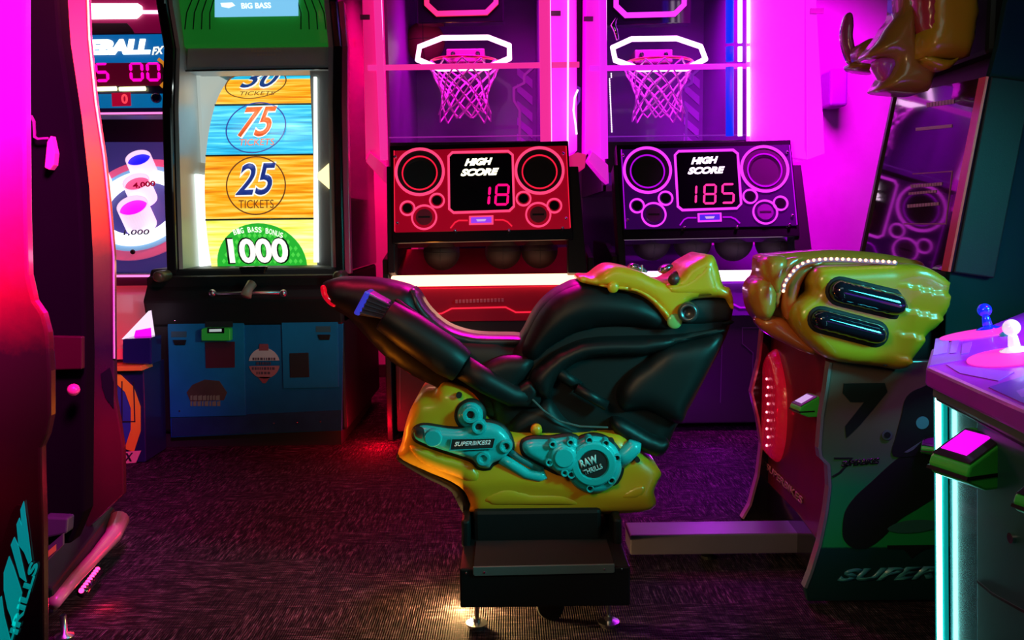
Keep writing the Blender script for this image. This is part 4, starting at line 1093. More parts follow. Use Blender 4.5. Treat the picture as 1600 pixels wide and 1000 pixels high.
onpod('pivot_slot', [(648, 668), (660, 668), (664, 676), (660, 684), (650, 680)], M_rubber, 0.006, 0.01, dy=-.018, step=.01)
lp = Plane.front(Y1 - .036)
poly('name_plate', lp, [(706, 685), (774, 684), (770, 700), (703, 703)], -0.02, 0.004, M_rubber, bike, bevel=.002)
band('plate_border', lp, [(706, 685), (774, 684), (770, 700), (703, 703)], 0.003, 0.004, 0.007, M_teal, bike, local=False)
text('plate_lettering', lp, 'SUPERBIKES2', (710, 696.5), (767, 693.5), 6.5, mat('pale_lettering', (0.6, 0.7, 0.7), rough=.4, emit=(.3, .45, .45), es=.3), bike, w=0.005, shear=.35, bold=.02)
MB().tube([at(*p, Y1) for p in ((783, 716), (800, 726), (822, 740), (842, 744), (852, 740))], 0.020, 14).build('coolant_pipe', M_teal, bike, smooth=True)
MB().tube([at(*p, Y1) for p in ((797, 706), (812, 716), (838, 731), (848, 735))], 0.012, 12).build('coolant_pipe', M_tealdk, bike, smooth=True)
MB().tube([at(*p, Y1 + .01) for p in ((966, 722), (978, 710), (990, 698), (993, 690))], [0.03, .031, .030, .022], 16).build('outlet_pipe', M_teal, bike, smooth=True)
onpod('gearbox_cover', mid, M_teal, 0.022, 0.025)
onpod('gearbox_cap', circpx(880, 714, 24), M_teal, 0.014, 0.012, dy=-.025)
o = MB().lathe(Plane.front(Y1 - .04).px(881, 714), (0, -1, 0), [(-.02, .036), (.012, .036), (.018, .032), (.018, 0)], 30).build('filter_cap', M_teal, bike, bevel=.002)
for p in ((863, 694), (891, 691), (858, 722), (882, 738)): boss(*p, 6.5, dy=-.038)
onpod('clutch_cover', circpx(927, 725, 44, 36), M_teal, 0.018, 0.018, dy=-.004)
p = Plane.front(Y1 - .03)
cc = p.px(927, 724)
k = (p.L(928, 724) - p.L(927, 724)).length
MB().lathe(cc, (0, -1, 0), [(-.02, 37 * k), (.012, 36 * k), (.018, 33 * k), (.018, 24 * k), (.010, 22 * k), (.006, 0)], 40).build('clutch_ring', M_teal, bike, bevel=.0015)
MB().lathe(cc + Vector((0, -.008, 0)), (0, -1, 0), [(0, 22 * k), (.004, 22 * k), (.004, 0)], 36).build('badge', M_rubber, bike)
bt = MB()
for a in (100, 150, 205, 262, 318, 15, 60):
    q = math.radians(a); boss(927 + math.cos(q) * 38, 725 - math.sin(q) * 38, 6.5, dy=-.034, hole=.55)
bp_ = Plane.front(Y1 - .044)
lt = mat('badge_lettering', (0.55, 0.75, 0.75), rough=.4)
text('badge_raw', bp_, 'RAW', (908, 731), (935, 722), 13, lt, bike, bold=.05)
text('badge_thrills', bp_, 'THRILLS', (913, 742), (942, 731), 8, lt, bike, bold=.03)
# mounting ears and screws of the pod
onpod('mount_ear', circpx(838, 671, 9), M_yel, 0.008, 0.012, dy=.03)
hs = MB()
for q in ((838, 667, 4.5), (717, 618, 4.5), (996, 719, 4.0), (955, 690, 5)):
    pp = Plane.front(2.955 + (.035 if q[0] == 838 else 0)); disc(hs, pp, q[0], q[1], q[2], -0.02, 0.002, 16)
hs.build('screw_holes', M_rubber, bike)
onpod('pod_swell', [(755, 776), (790, 758), (830, 768), (880, 768), (915, 786), (950, 788), (940, 792), (880, 792), (810, 791), (765, 789)], M_yel, 0.016, 0.05, dy=.010, step=.014, rim=0)
onpod('nose_scoop', [(962, 776), (985, 760), (1005, 755), (1010, 764), (1004, 776), (984, 782)], M_yel, 0.016, 0.03, dy=.004, step=.010, rim=0)
onpod('rear_swell', [(640, 700), (652, 696), (700, 712), (735, 722), (752, 742), (740, 756), (705, 742), (660, 724)], M_yel, 0.020, 0.04, dy=.006, step=.012, rim=0)
# pedestal and platform
MB().box(at(740, 820, 2.95).x, at(940, 820, 2.95).x, 2.95, 3.40, 0.2, at(850, 795, 2.96).z).build('pedestal', M_black, bike, bevel=.015)
YP = 2.70
x0 = at(718, 890, YP).x; x1 = at(985, 885, YP).x
zt_ = at(850, 887, YP).z; zb_ = at(850, 949, YP).z
MB().box(x0, x1, YP, 3.50, zb_, zt_).build('platform', M_black, bike, bevel=.006)
for xx in (x0 + .005, x1 - .05):
    pass
for sx, X in ((-1, at(727, 870, 2.85).x), (1, at(968, 870, 2.85).x)):
    MB().box(X - .015, X + .015, 2.90, 3.40, zt_ - .01, zt_ + .09).build('platform_rib', M_black, bike, bevel=.01)
pp = Plane.front(YP)
poly('tread_trim', pp, [(739, 884.5), (960, 880), (960, 893), (957, 894), (742, 899), (739, 896)], 0.0, 0.008, mat('dull_aluminium', (0.20, 0.27, 0.27), rough=.45, metal=.5), bike, bevel=.002)
MB().box(at(740, 885, YP).x, at(960, 885, YP).x, YP - .005, 2.93, zt_, zt_ + .006).build('tread_mat', M_rubber, bike)
sc = MB()
for px, py in ((729, 894), (757, 893), (944, 888), (971, 888)): sc.ball(pp.px(px, py, .008), .004, u=8, v=5)
sc.build('screws', M_chrome, bike)
for px in (745, 951):
    X = at(px, 960, 2.76).x
    for Y in (2.76, 3.42):
        MB().lathe((X, Y, 0), (0, 0, 1), [(0, 0), (0, .028), (.012, .028), (.012, .036), (.018, .036), (.022, .013), (.036, .013), (.036, .007), (zb_ + .01, .007)], 20).build('levelling_foot', M_metal, bike)
X = at(865, 960, 2.82).x
cs = MB().lathe((X - .015, 2.80, .046), (.25, 1, 0), [(0, 0), (0, .040), (.006, .046), (.024, .046), (.03, .040), (.03, 0)], 26).build('caster_wheel', M_rubber, bike)
MB().box(X - .022, X + .022, 2.805, 2.835, .05, zb_ + .004).build('caster_fork', M_metal, cs)
# small pink bolts on the pedestal edge
for yy in (812, 830): pass

# ================================================================== racing cabinet in front of the motorcycle
rc = thing('racing_game_cabinet', 'green and black racing cabinet with yellow fairings facing the motorcycle', 'arcade machine', (at(1350, 940, 3.0).x, 3.3, 0))
YN = 2.90; YFR = 3.80
np_ = Plane.front(YN)
M_side = grad_mat('side_artwork_green', 'Z', np_.px(1350, 940).z, np_.px(1350, 580).z,
    [(0.0, (0.004, 0.03, 0.03)), (0.24, (0.004, 0.05, 0.045)), (0.245, (0.01, 0.42, 0.09)), (0.50, (0.01, 0.36, 0.08)), (0.66, (0.06, 0.16, 0.07)), (0.85, (0.11, 0.09, 0.07)), (1.0, (0.12, 0.09, 0.075))], rough=.35, coat=.5, noise=.03, nscale=3)
lower = [(1296, 566), (1290, 610), (1283, 650), (1279, 700), (1281, 714), (1293, 726), (1295, 760), (1290, 800), (1280, 850), (1266, 895), (1257, 918), (1262, 940), (1700, 935), (1700, 560)]
poly('side_panel', np_, lower, -0.03, 0.0, M_side, rc, bevel=.004)
band('edge_trim', np_, [(1297, 566), (1291, 610), (1284, 650), (1280, 700), (1282, 714), (1294, 726), (1296, 760), (1291, 800), (1281, 850), (1267, 895), (1258, 918)], .010, -.03, .006, mat('grey_edge', (.35, .38, .42), rough=.25, metal=.6), rc, closed=False, local=False)
# upper body
M_dteal = mat('dark_teal_side', (0.003, 0.028, 0.030), rough=.8, spec=.1)
upper = [(1475, 575), (1478, 480), (1485, 420), (1545, 125), (1560, 70), (1585, -60), (1860, -60), (1820, 575)]
poly('upper_side_panel', np_, upper, -0.03, 0.0, M_dteal, rc, bevel=.004)
far = Plane.front(YFR)
fl_ = [(1188, 500), (1182, 560), (1170, 610), (1180, 650), (1186, 690), (1180, 740), (1168, 785), (1156, 806), (1160, 815), (1500, 812), (1500, 480)]
poly('far_side_panel', far, fl_, 0.0, 0.03, M_blackgloss, rc, bevel=.004)
band('edge_trim', far, [(1189, 500), (1183, 560), (1171, 610), (1181, 650), (1187, 690), (1181, 740), (1169, 785), (1157, 806)], .010, 0, .04, mat('pink_edge', (.75, .35, .45), rough=.25, metal=.5), rc, closed=False, local=False)
# front face between the side panels (faces the rider, -x)
M_redface = mat('red_front_art', (0.16, 0.008, 0.01), rough=.35, coat=.3, var=.4)
xf = at(1300, 700, 3.3).x
xn = at(1300, 600, YN).x - .0; xq = at(1200, 600, YFR).x
zz0 = .05; zz1 = at(1240, 555, 3.4).z
fx = Plane((at(1296, 700, YN).x + .03, (YN + YFR) / 2, .5), (xn - xq, YN - YFR, 0), (0, 0, 1))
if fx.w.x > 0: fx = Plane(fx.o, -fx.u, (0, 0, 1))
def fpx(*pts): return [fx.L(*p) for p in pts]
poly('front_panel', fx, [(1192, 500), (1290, 520), (1290, 925), (1192, 800)], -0.04, 0.0, M_redface, rc)
pts = [(1212, 545), (1222, 570), (1229, 610), (1230, 660), (1226, 700), (1216, 722), (1200, 705), (1190, 660), (1190, 605), (1198, 570)]
puff('crinkled_lamp_cover', fx, pts, mat('crinkled_red_plastic', (0.8, 0.04, 0.06), rough=.15, coat=.8, bump=1.0, bscale=22, emit=(0.5, 0.0, 0.02), es=.35), rc, front=.03, rim=0.005, r=.05, step=.02)
ld = MB()
for k in range(9):
    ld.ball(fx.px(1211 + (2 if k % 2 else 0), 592 + k * 13, .035), .006, u=8, v=5)
ld.build('lamp_led', glow('hot_red_led', (1.0, .25, .35), 4.0), rc)
a = fx.L(1196, 735); 
text('front_lettering', fx, 'SUPERBIKES', (1199, 733), (1256, 790), 11, mat('front_print', (0.55, 0.25, 0.25), rough=.4), rc, shear=.2, bold=.02)
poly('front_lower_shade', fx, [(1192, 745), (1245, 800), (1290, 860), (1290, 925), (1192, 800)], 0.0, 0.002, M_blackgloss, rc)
# card reader on the front
def reader(nm, o, u, v, s, parent, glowc, greenname='reader_green'):
    p = Plane(o, u, v)
    L = [(-.5, -.55), (.5, -.55), (.5, .1), (.35, .35), (-.5, .35)]
    g = mat('reader_green', (0.05, 0.75, 0.08), rough=0.35)
    q = [Vector((x * s, y * s)) for x, y in L]
    b = poly(nm, p, q, 0.0, .45 * s, g, parent, bevel=.08 * s, local=True)
    return p, b
def card_reader(parent, c, facing, s, scr):
    """a swipe reader: green rounded housing jutting along facing, slanted screen on top"""
    c = Vector(c); f = Vector(facing).normalized(); r = Vector((0, 0, 1)).cross(f).normalized()
    def P(a, b, h): return c + r * a * s + f * b * s + Vector((0, 0, h * s))
    g = mat('reader_green', (0.05, 0.75, 0.08), rough=0.35)
    prof = [(0, -.45), (.55, -.45), (.92, -.30), (1.0, -.12), (.95, .02), (.15, .42), (0, .42)]
    n = [P(-.42, b, h) for b, h in prof]
    hs = MB().prism(n, r * .84 * s).build('card_reader', g, parent, bevel=.05 * s, segs=3)
    up = (P(0, .15, .42) - P(0, .95, .02)).normalized()
    o = (P(0, .15, .42) + P(0, .95, .02)) / 2
    pl = Plane(o, r, up)
    if pl.w.z < 0: pl = Plane(o, -r, up)
    h = .42 * s
    R = [Vector((x, y)) for x, y in ((-.40 * s, -h), (.40 * s, -h), (.40 * s, h), (-.40 * s, h))]
    poly('reader_bezel', pl, R, .0, .03 * s, mat('bezel_dark', (.03, .03, .04), rough=.2, coat=.5), hs, bevel=.02 * s, local=True)
    R = [Vector((x, y)) for x, y in ((-.34 * s, -h * .62), (.20 * s, -h * .62), (.20 * s, h * .8), (-.34 * s, h * .8))]
    poly('reader_screen', pl, R, .03 * s, .04 * s, scr, hs, local=True)
    MB().prism([P(-.43, b, h) for b, h in ((.3, -.22), (1.02, -.22), (1.0, -.16), (.3, -.16))], r * .86 * s).build('card_slot', M_black, hs)
    return hs
scrM = glow('reader_magenta', (1.0, .0, .95), 1.3); scrW = glow('reader_pale', (.75, .45, .95), .8)
card_reader(rc, fx.px(1275, 632, 0), fx.w + Vector((0, -.25, 0)), .085, scrW)
# artwork on the near side: numeral 7, name strip, tyre shape, lettering
ink = mat('side_ink', (0.010, 0.018, 0.015), rough=.35, coat=.4)
poly('art_numeral', np_, [(1318, 599), (1382, 598), (1386, 612), (1343, 664), (1322, 684), (1320, 666), (1350, 628), (1328, 628), (1316, 614)], 0.0, .003, ink, rc)
band('art_strip', np_, [(1303, 716), (1330, 716), (1322, 727), (1312, 738), (1300, 745)], .006, 0, .003, ink, rc, closed=False, local=False)
text('art_name', np_, 'SUPERBIKES', (1314, 729), (1374, 724), 9, ink, rc, w=0, shear=.3, bold=.04)
poly('art_tyre', np_, spline([(1316, 830), (1320, 800), (1336, 776), (1362, 752), (1388, 728), (1410, 712), (1440, 705), (1470, 720), (1480, 760), (1440, 790), (1405, 812), (1380, 838), (1356, 855), (1334, 856), (1320, 846)], 5), 0, .003, ink, rc)
poly('art_bike', np_, spline([(1395, 712), (1400, 680), (1408, 650), (1416, 620), (1440, 605), (1480, 600), (1520, 700), (1480, 720), (1440, 712)], 4), 0, .0045, ink, rc)
for cx_, cy_, rr_, m_ in ((1385, 679, 8, mat('art_disc_rim', (.06, .12, .10), rough=.3)), (1385, 679, 5, ink), (1440, 660, 10, mat('art_disc', (.05, .35, .28), rough=.3))):
    d = MB(); disc(d, np_, cx_, cy_, rr_, .0045, .0065 + (.002 if rr_ == 5 else 0), 24); d.build('art_round', m_, rc)
poly('art_fork', np_, [(1412, 706), (1440, 688), (1444, 684), (1426, 702), (1416, 707)], .0045, .006, mat('art_grey', (.08, .16, .15), rough=.3), rc)
poly('art_wheel_glint', np_, spline([(1386, 826), (1410, 814), (1450, 812), (1470, 820), (1440, 830), (1405, 832)], 4), .003, .005, mat('art_dim_green', (.03, .16, .12), rough=.3), rc)
poly('art_chevron', np_, [(1386, 852), (1470, 851), (1440, 860), (1424, 872), (1412, 858), (1386, 857)], 0, .003, ink, rc)
text('side_lettering', np_, 'SUPER', (1308, 909), (1464, 904), 20, mat('side_teal_lettering', (.05, .34, .38), rough=.35, coat=.4), rc, w=0, shear=.45, bold=.055)
for Y in (3.0, 3.7):
    MB().lathe((at(1330, 940, 3.0).x, Y, 0), (0, 0, 1), [(0, 0), (0, .03), (.012, .03), (.02, .01), (.06, .01)], 14).build('foot', M_metal, rc, smooth=True)
MB().box(at(1300, 900, YN).x + .08, 3.2, YN + .05, YFR - .03, .05, 1.1).build('inner_body', M_black, rc)
# joining beam to the motorcycle platform
xb0 = at(940, 830, 3.27).x
MB().box(at(985, 850, 3.25).x + .002, xf, 3.27, 3.42, .04, at(1100, 835, 3.27).z).build('joining_beam', mat('beam_grey', (.12, .10, .14), rough=.35), rc, bevel=.006)
MB().lathe((at(1110, 910, 3.3).x, 3.34, 0), (0, 0, 1), [(0, 0), (0, .03), (.012, .03), (.02, .01), (.06, .01)], 14).build('foot', M_black, rc)
# monitor glass facing the rider, leaning back
bN = at(1485, 424, YN); bF = at(1345, 402, YFR); tN = at(1545, 122, YN)
u = (bN - bF).normalized()
mp_ = Plane((bN + bF) / 2, u, (tN - bN))
if mp_.w.x > 0: mp_ = Plane(mp_.o, -u, (tN - bN))
quad = [(1345, 404), (1487, 424), (1545, 120), (1398, 150)]
M_glass = mat('monitor_glass', (0.03, 0.006, 0.02), rough=.035, coat=1.0, var=0)
b = Plane.front(YN)
poly('monitor_case', mp_, [(1343, 406), (1488, 426), (1547, 118), (1396, 148)], -.14, -.004, M_black, rc, bevel=.006)
poly('monitor_glass', mp_, quad, -.004, .004, M_glass, rc)
redE = mat('monitor_red_trim', (0.85, 0.06, 0.05), rough=.3, coat=.3)
poly('monitor_edge', mp_, [(1476, 424), (1487, 425), (1547, 120), (1535, 123)], .004, .012, redE, rc)
poly('monitor_edge', mp_, [(1345, 404), (1348, 404), (1401, 149), (1398, 150)], .004, .012, mat('dark_edge', (.05, .02, .04), rough=.3), rc)
wt = mat('glass_print', (.45, .28, .34), rough=.5)
tb = MB()
def bars(pl, x0, y0, x1, y1, n, hgt, mb):
    for i in range(n):
        t0 = i / n; t1 = (i + .8) / n
        a = (x0 + (x1 - x0) * t0, y0 + (y1 - y0) * t0); c = (x0 + (x1 - x0) * t1, y0 + (y1 - y0) * t1)
        mb.prism([pl.px(*q, .005) for q in (a, c, (c[0], c[1] - hgt), (a[0], a[1] - hgt))], pl.w * .001)
for a_ in ((1450, 168, 1494, 162, 9, 7), (1433, 205, 1504, 198, 1, 5), (1425, 294, 1475, 290, 12, 5), (1422, 305, 1466, 301, 10, 4), (1420, 325, 1470, 321, 11, 5)):
    tb = MB(); bars(mp_, *a_, tb); tb.build('glass_print', wt, rc)
band('glass_outline', mp_, [(1428, 272), (1490, 268), (1480, 350), (1414, 350)], .004, .004, .006, mat('glass_line', (.35, .12, .22), rough=.5), rc, closed=False, local=False)
# lower fairing around the steering head
M_yel2 = mat('yellow_fairing', (0.50, 0.29, 0.010), rough=0.32, coat=0.5, var=0.06, bump=0.03, bscale=90)
lf = puff('nose_fairing', Plane.front(3.02), [(1174, 460), (1178, 442), (1188, 431), (1190, 412), (1194, 400), (1225, 396), (1300, 391), (1360, 394), (1420, 404), (1444, 414), (1450, 450), (1420, 520), (1330, 560), (1270, 545), (1230, 528), (1194, 506), (1180, 488)], mat('orange_lit_fairing', (0.50, 0.17, 0.02), rough=.3, coat=.6), rc, front=.05, back=.03, rim=.06, w0=-.06, r=.10, step=.022)  # yellow nose; orange and pink light from the left put into its colour
for pts, yy in (([(1168, 462), (1172, 442), (1186, 434), (1202, 438), (1208, 456), (1206, 480), (1196, 498), (1178, 492)], 2.97), ([(1186, 424), (1190, 404), (1206, 398), (1222, 402), (1224, 420), (1216, 444), (1206, 462), (1194, 446)], 2.97)):
    puff('air_duct', Plane.front(yy), pts, mat('orange_lit_fairing', (0.62, 0.26, 0.03)), rc, front=.04, back=.02, rim=.04, r=.04, step=.014)
puff('duct_blade', Plane.front(2.95), [(1204, 466), (1206, 440), (1214, 416), (1230, 404), (1252, 402), (1238, 414), (1226, 436), (1218, 462), (1212, 480)], mat('red_lit_fairing', (0.62, 0.14, 0.03), rough=.25, coat=.7), rc, front=.02, rim=.02, r=.02, step=.012)  # red light on the yellow fairing, painted into the blade colour
puff('duct_blade', Plane.front(2.93), [(1222, 480), (1224, 448), (1236, 424), (1256, 412), (1290, 408), (1268, 420), (1252, 438), (1244, 462), (1240, 486), (1230, 500)], mat('red_lit_fairing', (0.62, 0.14, 0.03), rough=.25, coat=.7), rc, front=.02, rim=.02, r=.02, step=.012)
puff('chin', Plane.front(2.98), [(1180, 500), (1200, 492), (1226, 500), (1252, 524), (1275, 548), (1262, 552), (1230, 538), (1196, 520)], mat('red_lit_fairing', (0.62, 0.14, 0.03)), rc, front=.03, rim=.03, r=.03, step=.014)
sideP = [(1239, 500), (1242, 480), (1256, 466), (1268, 456), (1266, 440), (1272, 424), (1286, 416), (1330, 415), (1400, 412), (1442, 415), (1478, 436), (1480, 450), (1478, 482), (1460, 510), (1446, 522), (1432, 548), (1410, 576), (1370, 572), (1302, 563), (1276, 548), (1252, 524)]
def rel(x, z):
    c = 0.0
    dx_, dz_ = math.cos(math.radians(-13)), math.sin(math.radians(-13))
    t = (x * -dz_ + z * dx_)
    return 0.020 * ((t / 0.078) % 1.0) * max(0, min(1, (x - RX + .02) / 0.06))
RX = Plane.front(2.86).L(1400, 480).x
sf = puff('side_fairing', Plane.front(2.86), sideP, M_yel2, rc, front=.045, back=0, rim=.05, w0=-.05, r=.05, step=.010, relief=rel, flatback=True)
capM = mat('dark_chrome_lens', (0.02, 0.02, 0.04), rough=.06, metal=.6, coat=1.0, var=0)
def capsule(a, b, r):
    A = Vector(a); B = Vector(b); d = (B - A).normalized(); n_ = Vector((-d.y, d.x)); out = []
    for i in range(11): q = math.pi / 2 + math.pi * i / 10; out.append(tuple(A + d * math.cos(q) * r + n_ * math.sin(q) * r))
    for i in range(11): q = -math.pi / 2 + math.pi * i / 10; out.append(tuple(B + d * math.cos(q) * r + n_ * math.sin(q) * r))
    return out
for a, b, r in (((1312, 455), (1395, 475), 22), ((1282, 499), (1366, 521), 20)):
    puff('lamp_recess', Plane.front(2.822), capsule(a, b, r + 1.5), M_blackmatte, rc, front=.004, rim=.008, r=.01, step=.02, smoothpts=False)
    puff('headlamp_lens', Plane.front(2.818), capsule(a, b, r - 3), capM, rc, front=.045, back=0, rim=.008, r=.04, step=.010, smoothpts=False)
dl = MB()
for q in ((1335, 557), (1383, 567)): disc(dl, Plane.front(2.835), q[0], q[1], 4.5, -.02, .004, 14)
dl.build('fairing_screw', M_rubber, rc)
pth = spline([(1221, 456), (1224, 442), (1234, 428), (1246, 416), (1262, 409), (1290, 406), (1330, 407), (1398, 411)], 6, closed=False)
pl_ = Plane.front(2.86); L_ = [pl_.px(p.x, p.y, .012) for p in [Vector((q[0], q[1])) for q in pth]]
MB().tube(L_, .008, 8).build('led_strip_base', mat('strip_clear', (.5, .2, .3), rough=.3), rc, smooth=True)
bd = MB(); acc = 0; last = L_[0]
dist_ = 0; nxt = 0
for i in range(1, len(L_)):
    seg = (L_[i] - L_[i - 1]).length
    while nxt <= dist_ + seg:
        bd.ball(L_[i - 1].lerp(L_[i], (nxt - dist_) / seg) + Vector((0, -.008, .004)), .0055, u=8, v=5); nxt += .019
    dist_ += seg
bd.build('led_strip', glow('amber_pink_led', (1.0, .50, .30), 3.0), rc, kind=None)
# upper fairing round the marquee
M_br = mat('bronze_lit_fairing', (0.36, 0.17, 0.03), rough=.3, coat=.6)  # yellow fairing as well; its tone under the light is in this colour
puff('upper_cowl', Plane.front(3.1), [(1446, -80), (1447, 40), (1441, 60), (1440, 88), (1470, 90), (1515, 88), (1522, 60), (1528, 20), (1530, -80)], M_yel2, rc, front=.05, back=.05, rim=.10, w0=-.10, r=.06, step=.02, smoothpts=False)
puff('upper_cowl_flank', Plane.front(3.16), [(1424, -60), (1428, 20), (1434, 60), (1446, 92), (1452, 40), (1450, -60)], mat('crimson_lit_fairing', (.45, .04, .05), rough=.25, coat=.7), rc, front=.03, rim=.06, r=.03, step=.018)  # red light on the flank painted as crimson
puff('centre_snout', Plane.front(3.2), [(1414, -60), (1412, 10), (1398, 34), (1384, 56), (1366, 78), (1368, 86), (1396, 92), (1394, 112), (1384, 128), (1381, 138), (1410, 142), (1450, 142), (1458, 120), (1464, 108), (1440, 92), (1432, 60), (1428, 10), (1428, -60)], M_br, rc, front=.05, back=.03, rim=.07, w0=-.07, r=.05, step=.018, n=3)
puff('snout_keel', Plane.front(3.13), [(1440, 90), (1478, 96), (1492, 92), (1478, 108), (1462, 110), (1444, 100)], M_yel2, rc, front=.02, rim=.03, r=.02, step=.014)
puff('duct_mouth', Plane.front(3.24), [(1368, 94), (1394, 93), (1392, 112), (1382, 128), (1376, 120), (1368, 106)], mat('violet_plastic', (.5, .05, .45), rough=.3, coat=.5), rc, front=.02, rim=.03, r=.02, step=.014)
puff('far_horn', Plane.front(3.72), [(1322, 22), (1329, 24), (1331, 40), (1330, 58), (1334, 78), (1342, 96), (1338, 102), (1326, 98), (1317, 76), (1314, 54), (1317, 36)], mat('plum_lit_horn', (.40, .06, .25), rough=.25, coat=.7), rc, front=.02, back=.02, rim=.02, r=.02, step=.014)  # yellow wing with the neon tint put into its colour
puff('far_horn_foot', Plane.front(3.68), [(1326, 101), (1344, 97), (1368, 103), (1366, 114), (1340, 112), (1328, 108)], M_br, rc, front=.03, back=.02, rim=.05, r=.02, step=.016)
puff('far_knuckle', Plane.front(3.6), [(1336, 84), (1342, 70), (1354, 64), (1366, 70), (1368, 84), (1360, 98), (1342, 98)], M_br, rc, front=.04, back=.03, rim=.05, r=.04, step=.016)
MB().box(at(1560, 0, 3.0).x, 3.1, 3.05, 3.7, 1.9, 2.35).build('marquee_box', M_black, rc, bevel=.02)
MB().hull([(bN.x + .12, YN + .04, 1.0), (3.15, YN + .04, 1.0), (3.15, YFR, 1.0), (bN.x + .12, YFR, 1.0),
           (tN.x + .16, YN + .04, 2.3), (3.15, YN + .04, 2.3), (3.15, YFR, 2.3), (tN.x + .16, YFR, 2.3)]).build('monitor_body', M_black, rc)
# ink print bottle-white shape seen past the snout is the far marquee lamp
poly('marquee_lamp', Plane.front(3.5), [(1396, 12), (1405, 14), (1402, 26), (1396, 36), (1389, 46), (1389, 30)], -.03, 0, glow('pale_lamp', (1, .85, .95), 1.2), rc, bevel=.004)

# ================================================================== joystick cabinet, right foreground
jc = thing('joystick_cabinet', 'purple-decked joystick cabinet with glowing teal corner strip at right', 'arcade machine', (1.6, 1.9, 0))
A = at(1447, 573, 2.13)
E2 = atz(1600, 640, A.z); Bc = atz(1455, 545, A.z); Mid = atz(1600, 546, A.z + .045)
M_deck = mat('violet_deck_art', (0.42, 0.02, 0.62), rough=.3, coat=.3, var=.3)
M_deck2 = mat('violet_deck_art_far', (0.32, 0.03, 0.66), rough=.3, coat=.3, var=.3)
def hplane(o, n):
    u = Vector((1, 0, 0)); u = (u - n * u.dot(n)).normalized(); v = n.cross(u)
    return Plane(o, u, v)
def upn(n): n = n.normalized(); return n if n.z > 0 else -n
n1 = upn((E2 - A).cross(Mid - A)); n2 = upn((Mid - A).cross(Bc - A))
d1 = hplane(A, n1); d2 = hplane(A, n2)
K = A + (Mid - A) * 1.7
E3 = A + (E2 - A) * 1.8
far = Bc + (d2.px(1600, 487) - Bc)
K2 = far + (K - A) * 1.3
MB().prism([A, E3, E3 + (K - A), K], (0, 0, -.05)).build('near_deck_facet', M_deck, jc, bevel=.008)
MB().prism([A, K, K2, far, Bc], (0, 0, -.05)).build('far_deck_facet', M_deck2, jc, bevel=.008)
B = Bc; B2 = far
pinkE = glow('deck_pink_lit', (1.0, .03, .65), 1.05)
def ell(pl, pts, nm, m, w1=.003):
    poly(nm, pl, pts, 0.0005, w1, m, jc)
def hcircle(pl, px, py, R, n=40, k=1.0):
    c = pl.L(px, py); return [pl.P(c + Vector((math.cos(2 * math.pi * i / n) * R * k, math.sin(2 * math.pi * i / n) * R))) for i in range(n)]
def disk(pl, px, py, R, nm, m, k=1.0, h=.003):
    MB().prism([p + pl.w * .0005 for p in hcircle(pl, px, py, R, k=k)], pl.w * h).build(nm, m, jc)
disk(d2, 1529, 522, .105, 'deck_pink_circle', pinkE)
disk(d1, 1583, 558, .100, 'deck_pink_circle', pinkE)
lilac = mat('lilac_patch', (.45, .12, .80), rough=.3, coat=.4)
for pts in ([(1462, 530), (1484, 527), (1480, 552), (1458, 556)], [(1488, 531), (1500, 530), (1494, 552), (1484, 553)], [(1504, 538), (1519, 535), (1514, 552), (1502, 554)]):
    poly('deck_patch', d2, pts, .0005, .002, lilac, jc)
for pts in ([(1478, 570), (1545, 578), (1585, 582), (1560, 596), (1500, 584)], [(1588, 612), (1600, 608), (1612, 620), (1596, 622)]):
    poly('deck_patch', d1, pts, .0005, .002, lilac, jc)
violet2 = mat('violet_band', (.20, .04, .55), rough=.3, coat=.4)
poly('deck_band', d1, [(1545, 606), (1612, 585), (1640, 600), (1640, 650)], .0005, .002, violet2, jc)
# under lip and body
MB().prism([A + Vector((.02, .0, -.05)), E3 + Vector((.02, 0, -.05)), Vector((2.1, E3.y, A.z - .05)), Vector((2.1, 2.55, A.z - .05)), B + Vector((.03, -.03, -.05))], (0, 0, -.03)).build('deck_underside', mat('grey_green_edge', (.10, .14, .12), rough=.4), jc, bevel=.008)
TS = at(1464, 592, 2.18); BS = atz(1468, 1000, 0); BS = at(1469, 1060, 2.18); xs = TS.x
M_body = mat('blue_green_cabinet', (0.008, 0.05, 0.075), rough=.22, coat=.5, var=.2)
MB().hull([(BS.x + .02, 1.25, .04), (2.6, 1.25, .04), (2.6, 2.16, .04), (BS.x + .02, 2.16, .04), (TS.x + .02, 1.25, A.z - .08), (2.6, 1.25, A.z - .08), (2.6, 2.16, A.z - .08), (TS.x + .02, 2.16, A.z - .08)]).build('body', M_body, jc, bevel=.006)
MB().box(xs + .05, 2.55, 1.3, 2.1, 0, .04).build('plinth', M_blackmatte, jc)
sd = Plane((BS.x + .019, 1.7, .04), (0, -1, 0), Vector((TS.x - BS.x, 0, A.z - .12)))
M_door = mat('dark_teal_door', (0.015, 0.10, 0.10), rough=.4, coat=.2, var=.25)
poly('service_door', sd, [(1534, 660), (1800, 740), (1800, 1100), (1534, 1060)], 0, .012, M_door, jc, bevel=.003)
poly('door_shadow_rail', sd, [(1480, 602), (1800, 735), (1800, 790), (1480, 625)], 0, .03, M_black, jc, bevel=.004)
band('door_crease', sd, [(1536, 908), (1560, 928), (1600, 950), (1700, 1000)], .006, .012, .015, M_blackmatte, jc, closed=False, local=False)
d = MB(); disc(d, sd, 1592, 840, 6, .012, .02, 20, r=.012); d.build('door_lock', M_chrome, jc)
